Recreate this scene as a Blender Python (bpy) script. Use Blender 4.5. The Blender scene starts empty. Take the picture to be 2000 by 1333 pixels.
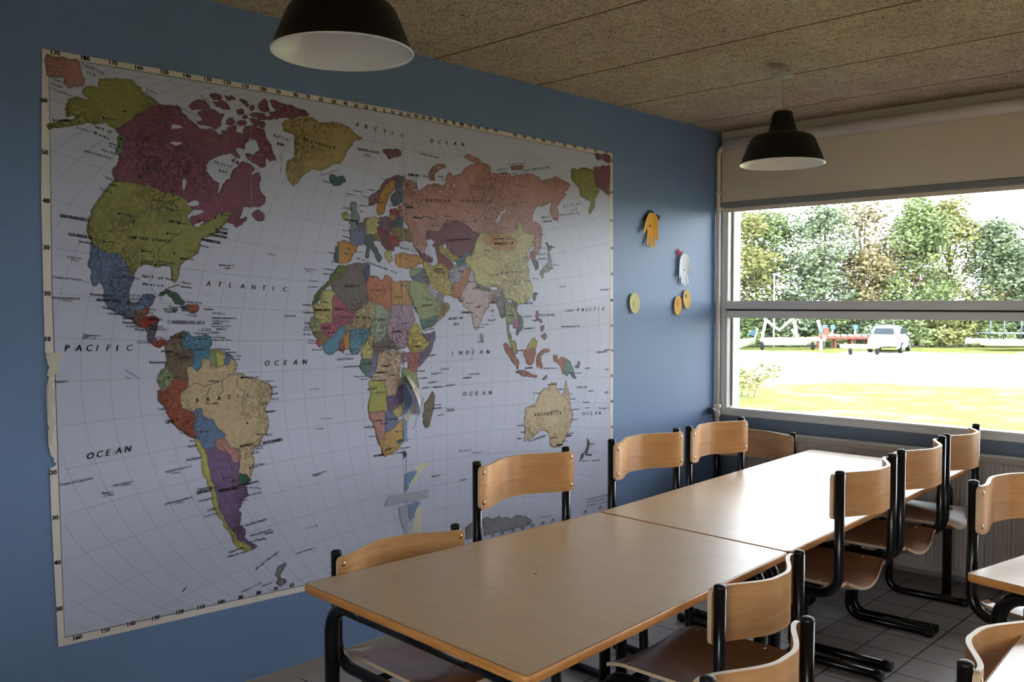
import bpy, bmesh, math, random
from mathutils import Vector, Matrix, noise
from mathutils.geometry import tessellate_polygon

scene = bpy.context.scene
PI = math.pi

# ------------------------------------------------------------------ camera, sky, exposure
cam_data = bpy.data.cameras.new('camera')
cam = bpy.data.objects.new('camera', cam_data)
scene.collection.objects.link(cam)
cam_data.sensor_width = 36.0
cam_data.lens = 36.0 * 1783.45 / 2000.0
cam_data.clip_start = 0.05
cam_data.clip_end = 600
cam.location = (3.0, 0.0, 1.446)
yaw, pitch, roll = math.radians(43.758), math.radians(-2.3445), math.radians(-0.0164)
fw = Vector((-math.sin(yaw) * math.cos(pitch), math.cos(yaw) * math.cos(pitch), math.sin(pitch)))
rt = fw.cross(Vector((0, 0, 1))).normalized()
up = rt.cross(fw)
rt, up = math.cos(roll) * rt + math.sin(roll) * up, -math.sin(roll) * rt + math.cos(roll) * up
cam.rotation_euler = Matrix((rt, up, -fw)).transposed().to_euler()
scene.camera = cam

world = bpy.data.worlds.new('overcast_sky')
scene.world = world
world.use_nodes = True
bg = world.node_tree.nodes['Background']
bg.inputs['Color'].default_value = (0.87, 0.92, 1.0, 1)
bg.inputs['Strength'].default_value = 15.0

scene.view_settings.view_transform = 'Standard'
scene.view_settings.look = 'None'
scene.view_settings.gamma = 1.0
scene.view_settings.exposure = 0.0
scene.view_settings.use_curve_mapping = False
scene.cycles.use_denoising = True
scene.cycles.max_bounces = 10
scene.cycles.diffuse_bounces = 7
scene.cycles.transparent_max_bounces = 16
scene.cycles.sample_clamp_indirect = 12.0

# ------------------------------------------------------------------ helpers
def lin(c):
    return tuple(((v / 255) / 12.92 if v / 255 <= 0.04045 else ((v / 255 + 0.055) / 1.055) ** 2.4) for v in c) + (1,)

def mat(name, rgb, rough=0.6, spec=0.4, metal=0.0):
    m = bpy.data.materials.new(name); m.use_nodes = True
    b = m.node_tree.nodes['Principled BSDF']
    b.inputs['Base Color'].default_value = lin(rgb)
    b.inputs['Roughness'].default_value = rough
    b.inputs['Specular IOR Level'].default_value = spec
    b.inputs['Metallic'].default_value = metal
    return m

def N(m, kind, **kw):
    n = m.node_tree.nodes.new(kind)
    for k, v in kw.items():
        if k in n.inputs: n.inputs[k].default_value = v
        else: setattr(n, k, v)
    return n

def L(m, a, b): m.node_tree.links.new(a, b)

def bsdf(m): return m.node_tree.nodes['Principled BSDF']

def coords(m, scale=(1, 1, 1), rot=(0, 0, 0), kind='Object'):
    tc = N(m, 'ShaderNodeTexCoord'); mp = N(m, 'ShaderNodeMapping')
    mp.inputs['Scale'].default_value = scale; mp.inputs['Rotation'].default_value = rot
    L(m, tc.outputs[kind], mp.inputs['Vector'])
    return mp.outputs['Vector']

def ramp(m, fac, stops):
    r = N(m, 'ShaderNodeValToRGB'); L(m, fac, r.inputs['Fac'])
    el = r.color_ramp.elements
    el[0].position, el[0].color = stops[0][0], lin(stops[0][1])
    el[1].position, el[1].color = stops[-1][0], lin(stops[-1][1])
    for p, c in stops[1:-1]:
        e = el.new(p); e.color = lin(c)
    return r.outputs['Color']

def mixc(m, fac, a, b, mode='MIX'):
    x = N(m, 'ShaderNodeMix', data_type='RGBA', blend_type=mode)
    for sock, v in ((x.inputs[0], fac), (x.inputs[6], a), (x.inputs[7], b)):
        if hasattr(v, 'links') or isinstance(v, bpy.types.NodeSocket): L(m, v, sock)
        else: sock.default_value = v
    return x.outputs[2]

def noise_tex(m, vec, scale, detail=3, rough=0.5, dist=0.0):
    n = N(m, 'ShaderNodeTexNoise'); L(m, vec, n.inputs['Vector'])
    n.inputs['Scale'].default_value = scale; n.inputs['Detail'].default_value = detail
    n.inputs['Roughness'].default_value = rough; n.inputs['Distortion'].default_value = dist
    return n.outputs['Fac']

def bump(m, h, strength=0.3, dist=0.01):
    b = N(m, 'ShaderNodeBump'); b.inputs['Strength'].default_value = strength; b.inputs['Distance'].default_value = dist
    L(m, h, b.inputs['Height']); L(m, b.outputs['Normal'], bsdf(m).inputs['Normal'])

def obj(name, bm, materials, parent=None, smooth=False, **props):
    me = bpy.data.meshes.new(name)
    bm.to_mesh(me); bm.free()
    if smooth:
        for p in me.polygons: p.use_smooth = True
    for mm in (materials if isinstance(materials, (list, tuple)) else [materials]): me.materials.append(mm)
    o = bpy.data.objects.new(name, me)
    scene.collection.objects.link(o)
    if parent: o.parent = parent
    for k, v in props.items(): o[k] = v
    return o

def thing(name, label, cat, loc=(0, 0, 0), rz=0.0, group=None):
    o = bpy.data.objects.new(name, None); scene.collection.objects.link(o)
    o.empty_display_size = 0.1
    o.location = loc; o.rotation_euler = (0, 0, rz)
    o['label'] = label; o['category'] = cat; o['kind'] = 'thing'
    if group: o['group'] = group
    return o

def dup(root, loc, rz, label, group=None, scale=None):
    def cp(o, parent):
        c = o.copy(); scene.collection.objects.link(c)
        if parent: c.parent = parent
        for ch in [x for x in o.children]: cp(ch, c)
        return c
    r = cp(root, None)
    r.location = loc; r.rotation_euler = (0, 0, rz); r['label'] = label
    if group: r['group'] = group
    if scale: r.scale = scale
    return r

def box(bm, x0, x1, y0, y1, z0, z1, bevel=0.0, mi=0):
    vs = [bm.verts.new((x, y, z)) for x in (x0, x1) for y in (y0, y1) for z in (z0, z1)]
    fs = [(0, 1, 3, 2), (4, 6, 7, 5), (0, 4, 5, 1), (2, 3, 7, 6), (0, 2, 6, 4), (1, 5, 7, 3)]
    faces = [bm.faces.new([vs[i] for i in f]) for f in fs]
    for f in faces: f.material_index = mi
    if bevel:
        es = list({e for f in faces for e in f.edges})
        r = bmesh.ops.bevel(bm, geom=es, offset=bevel, segments=2, affect='EDGES', profile=0.5)
        for f in r['faces']: f.material_index = mi
    return bm

def newbox(*a, **k): return box(bmesh.new(), *a, **k)

def round_path(pts, radii, seg=8):
    """polyline with filleted corners"""
    out = [Vector(pts[0])]
    for i in range(1, len(pts) - 1):
        p, a, b = Vector(pts[i]), Vector(pts[i - 1]), Vector(pts[i + 1])
        r = radii if isinstance(radii, (int, float)) else radii[i - 1]
        u, v = (a - p).normalized(), (b - p).normalized()
        ang = u.angle(v)
        d = r / math.tan(ang / 2)
        s, e = p + u * d, p + v * d
        cdir = (u + v).normalized(); c = p + cdir * (r / math.sin(ang / 2))
        q0, q1 = s - c, e - c
        tot = q0.angle(q1); axis = q0.cross(q1).normalized()
        for k in range(seg + 1):
            out.append(c + Matrix.Rotation(tot * k / seg, 3, axis) @ q0)
    out.append(Vector(pts[-1]))
    return out

def tube(bm, pts, r, n=14, caps=True, mi=0, r_end=None):
    pts = [Vector(p) for p in pts]
    rings = []
    t0 = (pts[1] - pts[0]).normalized()
    ref = Vector((0, 0, 1)) if abs(t0.z) < 0.9 else Vector((1, 0, 0))
    nrm = (ref - t0 * ref.dot(t0)).normalized()
    for i, p in enumerate(pts):
        if i == 0: t = t0
        elif i == len(pts) - 1: t = (pts[-1] - pts[-2]).normalized()
        else: t = ((pts[i + 1] - p).normalized() + (p - pts[i - 1]).normalized()).normalized()
        nrm = (nrm - t * nrm.dot(t)).normalized()
        bn = t.cross(nrm)
        rr = r if r_end is None else r + (r_end - r) * i / (len(pts) - 1)
        rings.append([bm.verts.new(p + nrm * (rr * math.cos(2 * PI * k / n)) + bn * (rr * math.sin(2 * PI * k / n))) for k in range(n)])
    for a, b in zip(rings, rings[1:]):
        for k in range(n):
            f = bm.faces.new((a[k], a[(k + 1) % n], b[(k + 1) % n], b[k])); f.material_index = mi; f.smooth = True
    if caps:
        bm.faces.new(list(reversed(rings[0]))).material_index = mi
        bm.faces.new(rings[-1]).material_index = mi
    return bm

def lathe(bm, prof, n=48, c=(0, 0, 0), mi=0, caps=(False, False)):
    rings = []
    for r, z in prof:
        rings.append([bm.verts.new((c[0] + r * math.cos(2 * PI * k / n), c[1] + r * math.sin(2 * PI * k / n), c[2] + z)) for k in range(n)])
    for a, b in zip(rings, rings[1:]):
        for k in range(n):
            f = bm.faces.new((a[k], a[(k + 1) % n], b[(k + 1) % n], b[k])); f.material_index = mi; f.smooth = True
    if caps[0]: bm.faces.new(list(reversed(rings[0]))).material_index = mi
    if caps[1]: bm.faces.new(rings[-1]).material_index = mi
    return bm

def ball(bm, c, r, sub=2, sc=(1, 1, 1)):
    q = bmesh.ops.create_icosphere(bm, subdivisions=sub, radius=r)
    for v in q['verts']:
        v.co = Vector((v.co.x * sc[0] + c[0], v.co.y * sc[1] + c[1], v.co.z * sc[2] + c[2]))
        for f in v.link_faces: f.smooth = True

def struct(name, bm, m, parent=None, **kw):
    if parent is None: kw['kind'] = 'structure'
    return obj(name, bm, m, parent, **kw)

# ------------------------------------------------------------------ materials of the room
XR, YB, YW, HC = 7.2, -2.6, 5.01, 2.504      # room: blue wall x=0, window wall y=YW

m_blue = mat('blue_wall_paint', (118, 142, 180), 0.5, 0.35)
v = coords(m_blue)
c = mixc(m_blue, noise_tex(m_blue, v, 1.2, 4), lin((113, 137, 176)), lin((122, 146, 184)))
spk = ramp(m_blue, noise_tex(m_blue, v, 34, 2, 0.4), [(0.73, (255, 255, 255)), (0.79, (110, 110, 118))])
c = mixc(m_blue, 0.35, c, spk, 'MULTIPLY')
L(m_blue, c, bsdf(m_blue).inputs['Base Color'])
bump(m_blue, noise_tex(m_blue, v, 160, 2), 0.12, 0.002)

m_cream = mat('cream_wall_paint', (214, 206, 192), 0.6, 0.3)
v = coords(m_cream)
L(m_cream, mixc(m_cream, noise_tex(m_cream, v, 2.5, 4), lin((230, 216, 202)), lin((238, 226, 214))), bsdf(m_cream).inputs['Base Color'])
bump(m_cream, noise_tex(m_cream, v, 120, 2), 0.1, 0.002)

m_frame = mat('white_frame_paint', (218, 214, 210), 0.4, 0.4)
m_gap = mat('dark_gasket', (60, 55, 52), 0.6, 0.3)

# wood-wool cement boards: curled fibres and brown butt joints running along x
m_ceil = mat('wood_wool_board', (205, 180, 135), 0.9, 0.1)
v = coords(m_ceil)
fib = None
for k, (s, r_, sc) in enumerate([(24, 0.3, (1, 2.6, 1)), (30, 1.5, (1, 2.4, 1)), (27, -0.7, (1, 2.8, 1))]):
    vv = coords(m_ceil, sc, (0, 0, r_))
    n1 = noise_tex(m_ceil, vv, s, 2, 0.5, 2.2)
    a = N(m_ceil, 'ShaderNodeMath', operation='SUBTRACT'); L(m_ceil, n1, a.inputs[0]); a.inputs[1].default_value = 0.5
    b = N(m_ceil, 'ShaderNodeMath', operation='ABSOLUTE'); L(m_ceil, a.outputs[0], b.inputs[0])
    d = N(m_ceil, 'ShaderNodeMapRange'); L(m_ceil, b.outputs[0], d.inputs['Value'])
    d.inputs['From Min'].default_value = 0.0; d.inputs['From Max'].default_value = 0.055
    d.inputs['To Min'].default_value = 1.0; d.inputs['To Max'].default_value = 0.0
    if fib is None: fib = d.outputs[0]
    else:
        mx = N(m_ceil, 'ShaderNodeMath', operation='MAXIMUM'); L(m_ceil, fib, mx.inputs[0]); L(m_ceil, d.outputs[0], mx.inputs[1]); fib = mx.outputs[0]
col = ramp(m_ceil, fib, [(0.0, (122, 88, 64)), (0.2, (208, 172, 140)), (0.55, (246, 222, 196)), (1.0, (255, 248, 232))])
patch = ramp(m_ceil, noise_tex(m_ceil, v, 3.2, 4, 0.6), [(0.3, (214, 190, 168)), (0.7, (255, 250, 240))])
col = mixc(m_ceil, 0.5, col, patch, 'MULTIPLY')
sx = N(m_ceil, 'ShaderNodeSeparateXYZ'); L(m_ceil, v, sx.inputs[0])
wob = noise_tex(m_ceil, v, 30, 2)
w1 = N(m_ceil, 'ShaderNodeMath', operation='MULTIPLY_ADD'); L(m_ceil, wob, w1.inputs[0]); w1.inputs[1].default_value = 0.008; L(m_ceil, sx.outputs['Y'], w1.inputs[2])
w2 = N(m_ceil, 'ShaderNodeMath', operation='SUBTRACT'); L(m_ceil, w1.outputs[0], w2.inputs[0]); w2.inputs[1].default_value = 2.0 - 0.0
w3 = N(m_ceil, 'ShaderNodeMath', operation='PINGPONG'); L(m_ceil, w2.outputs[0], w3.inputs[0]); w3.inputs[1].default_value = 0.33
joint = N(m_ceil, 'ShaderNodeMapRange'); L(m_ceil, w3.outputs[0], joint.inputs['Value'])
joint.inputs['From Min'].default_value = 0.003; joint.inputs['From Max'].default_value = 0.008
joint.inputs['To Min'].default_value = 1.0; joint.inputs['To Max'].default_value = 0.0
col = mixc(m_ceil, joint.outputs[0], col, lin((112, 78, 48)))
L(m_ceil, col, bsdf(m_ceil).inputs['Base Color'])
hh = N(m_ceil, 'ShaderNodeMath', operation='SUBTRACT'); L(m_ceil, fib, hh.inputs[0]); L(m_ceil, joint.outputs[0], hh.inputs[1])
bump(m_ceil, hh.outputs[0], 0.7, 0.006)

m_floor = mat('grey_floor_tiles', (120, 112, 110), 0.42, 0.4)
v = coords(m_floor)
sx = N(m_floor, 'ShaderNodeSeparateXYZ'); L(m_floor, v, sx.inputs[0])
ds = []
for ax, off in (('X', 1.644), ('Y', 3.58)):
    a = N(m_floor, 'ShaderNodeMath', operation='SUBTRACT'); L(m_floor, sx.outputs[ax], a.inputs[0]); a.inputs[1].default_value = off
    b = N(m_floor, 'ShaderNodeMath', operation='PINGPONG'); L(m_floor, a.outputs[0], b.inputs[0]); b.inputs[1].default_value = 0.1025
    ds.append(b.outputs[0])
mn = N(m_floor, 'ShaderNodeMath', operation='MINIMUM'); L(m_floor, ds[0], mn.inputs[0]); L(m_floor, ds[1], mn.inputs[1])
gr = N(m_floor, 'ShaderNodeMapRange'); L(m_floor, mn.outputs[0], gr.inputs['Value'])
gr.inputs['From Min'].default_value = 0.0028; gr.inputs['From Max'].default_value = 0.0042
c = mixc(m_floor, noise_tex(m_floor, v, 5, 5, 0.6), lin((142, 131, 128)), lin((168, 159, 157)))
c = mixc(m_floor, gr.outputs[0], lin((48, 44, 44)), c)
L(m_floor, c, bsdf(m_floor).inputs['Base Color'])
bump(m_floor, gr.outputs[0], 0.35, 0.003)

# ------------------------------------------------------------------ room shell
struct('floor', newbox(-0.2, XR + 0.2, YB - 0.2, YW + 0.24, -0.15, 0.0), m_floor)
struct('ceiling', newbox(-0.2, XR + 0.2, YB - 0.2, YW + 0.24, HC, HC + 0.2), m_ceil)
struct('wall_left', newbox(-0.2, 0.0, YB - 0.2, YW + 0.24, 0.0, HC), m_blue)
struct('wall_right', newbox(XR, XR + 0.2, YB, YW, 0.0, HC), m_cream)
bm = bmesh.new(); box(bm, 0.0, 1.2, YB - 0.2, YB, 0.0, HC); box(bm, 1.2, 2.3, YB - 0.2, YB, 0.0, HC); box(bm, 2.3, 6.2, YB - 0.2, YB, 0.0, 0.85); box(bm, 2.3, 6.2, YB - 0.2, YB, 2.15, HC); box(bm, 6.2, XR, YB - 0.2, YB, 0.0, HC)
struct('wall_back', bm, m_cream)
# window wall: parapet below, cream lintel above, pier at the far right
SILL, HEAD, WX1 = 0.752, 2.13, 6.3
struct('wall_front', newbox(0.0, XR, YW, YW + 0.24, HEAD, HC), m_cream)
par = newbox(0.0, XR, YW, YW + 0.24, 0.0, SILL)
struct('wall_parapet', par, mat('parapet_paint_toned_for_light', (112, 124, 138), 0.5, 0.35))  # lighting under the sill put into the paint as a greyer blue
struct('wall_pier', newbox(WX1, XR, YW, YW + 0.24, SILL, HEAD), m_cream)

bm = bmesh.new(); box(bm, 0.0, 0.011, YB, YW - 0.0, 0.0, 0.055, 0.002)
m_skirt = mat('grey_tile_skirting', (150, 142, 132), 0.5, 0.4)
struct('baseboard_left', bm, m_skirt)
struct('baseboard_front', newbox(0.012, XR, YW - 0.011, YW, 0.0, 0.07, 0.002), m_skirt)

# window_1: one frame, two rows of sashes, mullions, panes
m_glass = bpy.data.materials.new('window_glass'); m_glass.use_nodes = True
nt = m_glass.node_tree; nt.nodes.clear()
o_ = nt.nodes.new('ShaderNodeOutputMaterial'); t_ = nt.nodes.new('ShaderNodeBsdfTransparent'); g_ = nt.nodes.new('ShaderNodeBsdfGlossy')
t_.inputs['Color'].default_value = (0.93, 0.95, 0.94, 1); g_.inputs['Roughness'].default_value = 0.02
fr_ = nt.nodes.new('ShaderNodeFresnel'); fr_.inputs['IOR'].default_value = 1.45
mx_ = nt.nodes.new('ShaderNodeMixShader')
nt.links.new(fr_.outputs[0], mx_.inputs[0]); nt.links.new(t_.outputs[0], mx_.inputs[1]); nt.links.new(g_.outputs[0], mx_.inputs[2]); nt.links.new(mx_.outputs[0], o_.inputs[0])

win = bpy.data.objects.new('window_1', None); scene.collection.objects.link(win)
win['kind'] = 'structure'; win['label'] = 'wide two-row window with white painted frame above the radiator'
bm = bmesh.new()
box(bm, 0.0, 0.028, YW + 0.004, YW + 0.16, SILL, HEAD, 0.003)
box(bm, 0.0, WX1, YW + 0.002, YW + 0.16, SILL, 0.785, 0.003)
box(bm, 0.0, WX1, YW + 0.004, YW + 0.16, 2.10, HEAD, 0.003)
box(bm, WX1 - 0.06, WX1, YW + 0.004, YW + 0.16, SILL, HEAD, 0.003)
obj('window_frame', bm, m_frame, win)
for x0, x1 in ((0.028, 3.15), (3.21, WX1 - 0.06)):
    for z0, z1, nm in ((1.412, 2.10, 'upper'), (0.785, 1.402, 'lower')):
        bm = bmesh.new(); w = 0.014
        box(bm, x0, x0 + w, YW + 0.012, YW + 0.085, z0, z1, 0.003)
        box(bm, x1 - w, x1, YW + 0.012, YW + 0.085, z0, z1, 0.003)
        box(bm, x0 + w, x1 - w, YW + 0.012, YW + 0.085, z0, z0 + (0.05 if nm == 'upper' else 0.014), 0.003)
        box(bm, x0 + w, x1 - w, YW + 0.012, YW + 0.085, z1 - 0.044, z1, 0.003)
        s_ = obj('sash', bm, m_frame, win)
        obj('pane', newbox(x0 + w - 0.005, x1 - w + 0.005, YW + 0.076, YW + 0.08, z0 + 0.01, z1 - 0.01), m_glass, s_)
        bm = bmesh.new()
        for xa in (x0 + w + 0.002, x1 - w - 0.006): box(bm, xa, xa + 0.004, YW + 0.058, YW + 0.076, z0 + 0.02, z1 - 0.04)
        obj('gasket', bm, m_gap, s_)
obj('transom_gap', newbox(0.028, WX1 - 0.06, YW + 0.03, YW + 0.15, 1.398, 1.416), m_gap, win)
obj('mullion', newbox(3.15, 3.21, YW + 0.012, YW + 0.15, 0.785, 2.10, 0.003), m_frame, win)

# added_fill_window: unseen window added behind the viewer to light front wall and ceiling
fill_win = bpy.data.objects.new('added_fill_window', None); scene.collection.objects.link(fill_win); fill_win['kind'] = 'structure'
bm = bmesh.new()
for xa, xb, za, zb in ((2.3, 6.2, 0.85, 0.93), (2.3, 6.2, 2.07, 2.15), (2.3, 2.38, 0.93, 2.07), (6.12, 6.2, 0.93, 2.07), (4.57, 4.63, 0.93, 2.07)): box(bm, xa, xb, YB - 0.12, YB - 0.02, za, zb)
obj('window_frame', bm, m_frame, fill_win)
obj('pane', newbox(2.35, 6.15, YB - 0.074, YB - 0.07, 0.9, 2.1), m_glass, fill_win)

# ------------------------------------------------------------------ roller blind, pipe, radiator
m_blind = mat('beige_blind_fabric', (190, 178, 158), 0.8, 0.15)
v = coords(m_blind)
L(m_blind, mixc(m_blind, noise_tex(m_blind, v, 3, 5, 0.6), lin((228, 212, 190)), lin((238, 224, 204))), bsdf(m_blind).inputs['Base Color'])
bump(m_blind, noise_tex(m_blind, coords(m_blind, (1, 1, 3)), 300, 1), 0.15, 0.001)
m_rail = mat('grey_blind_rail', (138, 138, 136), 0.4, 0.5)
t = thing('roller_blind', 'beige roller blind lowered a little over the top of the window', 'blind', (0.012, YW - 0.022, 2.018))
bm = bmesh.new(); W_ = 6.1
box(bm, 0.0, W_, -0.001, 0.001, 0.048, 0.40)
obj('fabric', bm, m_blind, t)
bm = bmesh.new(); box(bm, 0.0, W_, -0.012, 0.008, 0.012, 0.05, 0.005)
obj('bottom_rail', bm, m_rail, t)
obj('hem', newbox(0.0, W_, -0.003, 0.003, -0.012, 0.014), m_blind, t)
bm = bmesh.new(); tube(bm, [(0.0, 0.004, 0.42), (W_, 0.004, 0.42)], 0.017)
obj('roller_tube', bm, m_rail, t)

m_pipe = mat('cream_pipe_paint', (242, 228, 214), 0.35, 0.5)
t = thing('heating_pipe', 'cream painted heating pipe, thick above the window with thin elbow down the corner', 'pipe', (0.02, YW - 0.06, 0.0))
bm = bmesh.new(); tube(bm, [(0.045, -0.008, 2.412), (6.9, -0.008, 2.412)], 0.036, 24)
obj('thick_pipe', bm, m_pipe, t)
bm = bmesh.new()
tube(bm, round_path([(0.06, -0.008, 2.405), (0.0, -0.008, 2.405), (0.0, -0.008, 2.24)], 0.055) + [Vector((0.0, 0.0, 1.5)), Vector((0, 0, 0.80))], 0.0125)
obj('thin_pipe', bm, m_pipe, t)
for z in (2.12, 2.03):
    bm = bmesh.new(); lathe(bm, [(0.014, -0.01), (0.018, -0.008), (0.018, 0.008), (0.014, 0.01)], 20, (0, -0.004, z))
    box(bm, -0.02 if z > 2.1 else 0.0, 0.0 if z > 2.1 else 0.03, -0.006, 0.006, z - 0.004, z + 0.004)
    obj('pipe_clip', bm, m_pipe, t)
bm = bmesh.new(); lathe(bm, [(0.012, 0.0), (0.02, 0.004), (0.02, 0.03), (0.014, 0.036), (0.014, 0.05), (0.022, 0.055), (0.022, 0.075), (0.012, 0.08)], 20, (0, 0, 0.745), caps=(True, True))
tube(bm, [(0, 0, 0.745), (0, 0, 0.12)], 0.0125)
tube(bm, [(0, 0, 0.79), (0, -0.05, 0.79)], 0.009)
obj('valve', bm, m_pipe, t)
bm = bmesh.new(); tube(bm, [(0, -0.05, 0.79), (0, -0.085, 0.79)], 0.02)
obj('valve_knob', bm, mat('dark_valve_cap', (58, 66, 84), 0.5, 0.4), t)

m_rad = mat('radiator_enamel', (176, 166, 156), 0.4, 0.4)
t = thing('radiator', 'long cream panel radiator with fine vertical flutes under the window', 'radiator', (0.24, YW - 0.13, 0.0))
bm = bmesh.new(); n_ = 150; x_ = 0.0; Wd = 3.0; prev = None
for k in range(n_ * 2 + 1):
    xx = Wd * k / (n_ * 2); yy = 0.0 if k % 2 else 0.0045
    a, b = bm.verts.new((xx, yy, 0.09)), bm.verts.new((xx, yy, 0.655))
    if prev: bm.faces.new((prev[0], a, b, prev[1]))
    prev = (a, b)
obj('fluted_panel', bm, m_rad, t)
bm = bmesh.new(); box(bm, -0.01, Wd + 0.01, -0.006, 0.075, 0.655, 0.69, 0.005)
obj('top_grille', bm, m_rad, t)
bm = bmesh.new(); box(bm, -0.01, Wd + 0.01, -0.006, 0.075, 0.06, 0.092, 0.005); box(bm, -0.01, 0.0, -0.004, 0.075, 0.092, 0.655); box(bm, Wd, Wd + 0.01, -0.004, 0.075, 0.092, 0.655); box(bm, 0.0, Wd, 0.02, 0.075, 0.092, 0.655)
obj('casing', bm, m_rad, t)
for xx in (0.3, 1.5, 2.7): obj('bracket', newbox(xx, xx + 0.03, 0.076, 0.128, 0.2, 0.62), m_rad, t)
for xx in (0.3, 1.5, 2.7): bm = bmesh.new(); tube(bm, [(xx, 0.04, 0.06), (xx, 0.04, 0.0)], 0.012); obj('foot', bm, m_rad, t)

# ------------------------------------------------------------------ pendant lamps
m_black = mat('black_enamel', (9, 9, 9), 0.42, 0.35)
m_white = mat('white_enamel', (246, 243, 240), 0.16, 0.6)
m_cord = mat('white_cord', (196, 190, 176), 0.6, 0.3)
def lamp(loc, label, first=None):
    if first: return dup(first, loc, 0, label)
    t = thing('pendant_lamp', label, 'lamp', loc, 0, 'black pendant lamps over the tables')
    R = 0.184
    prof = [(1.0, 0.0), (0.99, 0.02), (0.93, 0.19), (0.86, 0.36), (0.80, 0.50), (0.765, 0.58), (0.70, 0.655), (0.60, 0.70), (0.45, 0.735), (0.36, 0.765), (0.335, 0.82), (0.30, 0.95), (0.265, 1.10), (0.235, 1.22), (0.21, 1.26), (0.15, 1.28), (0.03, 1.285)]
    bm = bmesh.new(); lathe(bm, [(a * R, b * R) for a, b in prof], 72)
    obj('shade', bm, m_black, t)
    bm = bmesh.new(); lathe(bm, [(0.985 * R, 0.0)] + [((a - 0.02) * R, b * R - 0.002) for a, b in prof[1:9]] + [(0.30 * R, 0.735 * R), (0.27 * R, 0.9 * R), (0.0 * R + 0.001, 0.92 * R)], 72)
    obj('reflector', bm, m_white, t)
    bm = bmesh.new(); tube(bm, [(R * math.cos(2 * PI * k / 72), R * math.sin(2 * PI * k / 72), 0) for k in range(73)], 0.0028, 8, False)
    obj('rim', bm, m_white, t)
    bm = bmesh.new(); tube(bm, [(0, 0, 0.13), (0, 0, 0.165)], 0.018); ball(bm, (0, 0, 0.112), 0.026, 3)
    obj('bulb', bm, m_white, t)
    bm = bmesh.new(); tube(bm, [(0, 0, 0.235), (0, 0, HC - loc[2] - 0.01)], 0.0028, 8)
    obj('cord', bm, m_cord, t)
    bm = bmesh.new(); lathe(bm, [(0.044, 0.0), (0.044, -0.006), (0.038, -0.014), (0.004, -0.018)], 32, (0, 0, HC - loc[2]))
    obj('ceiling_rose', bm, m_cord, t)
    return t
l1 = lamp((1.0, 1.446, 2.105), 'near black pendant lamp in front of the map with its white inside showing')
lamp((1.022, 3.818, 2.072), 'far black pendant lamp hanging in front of the cream wall near the window', l1)

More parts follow.
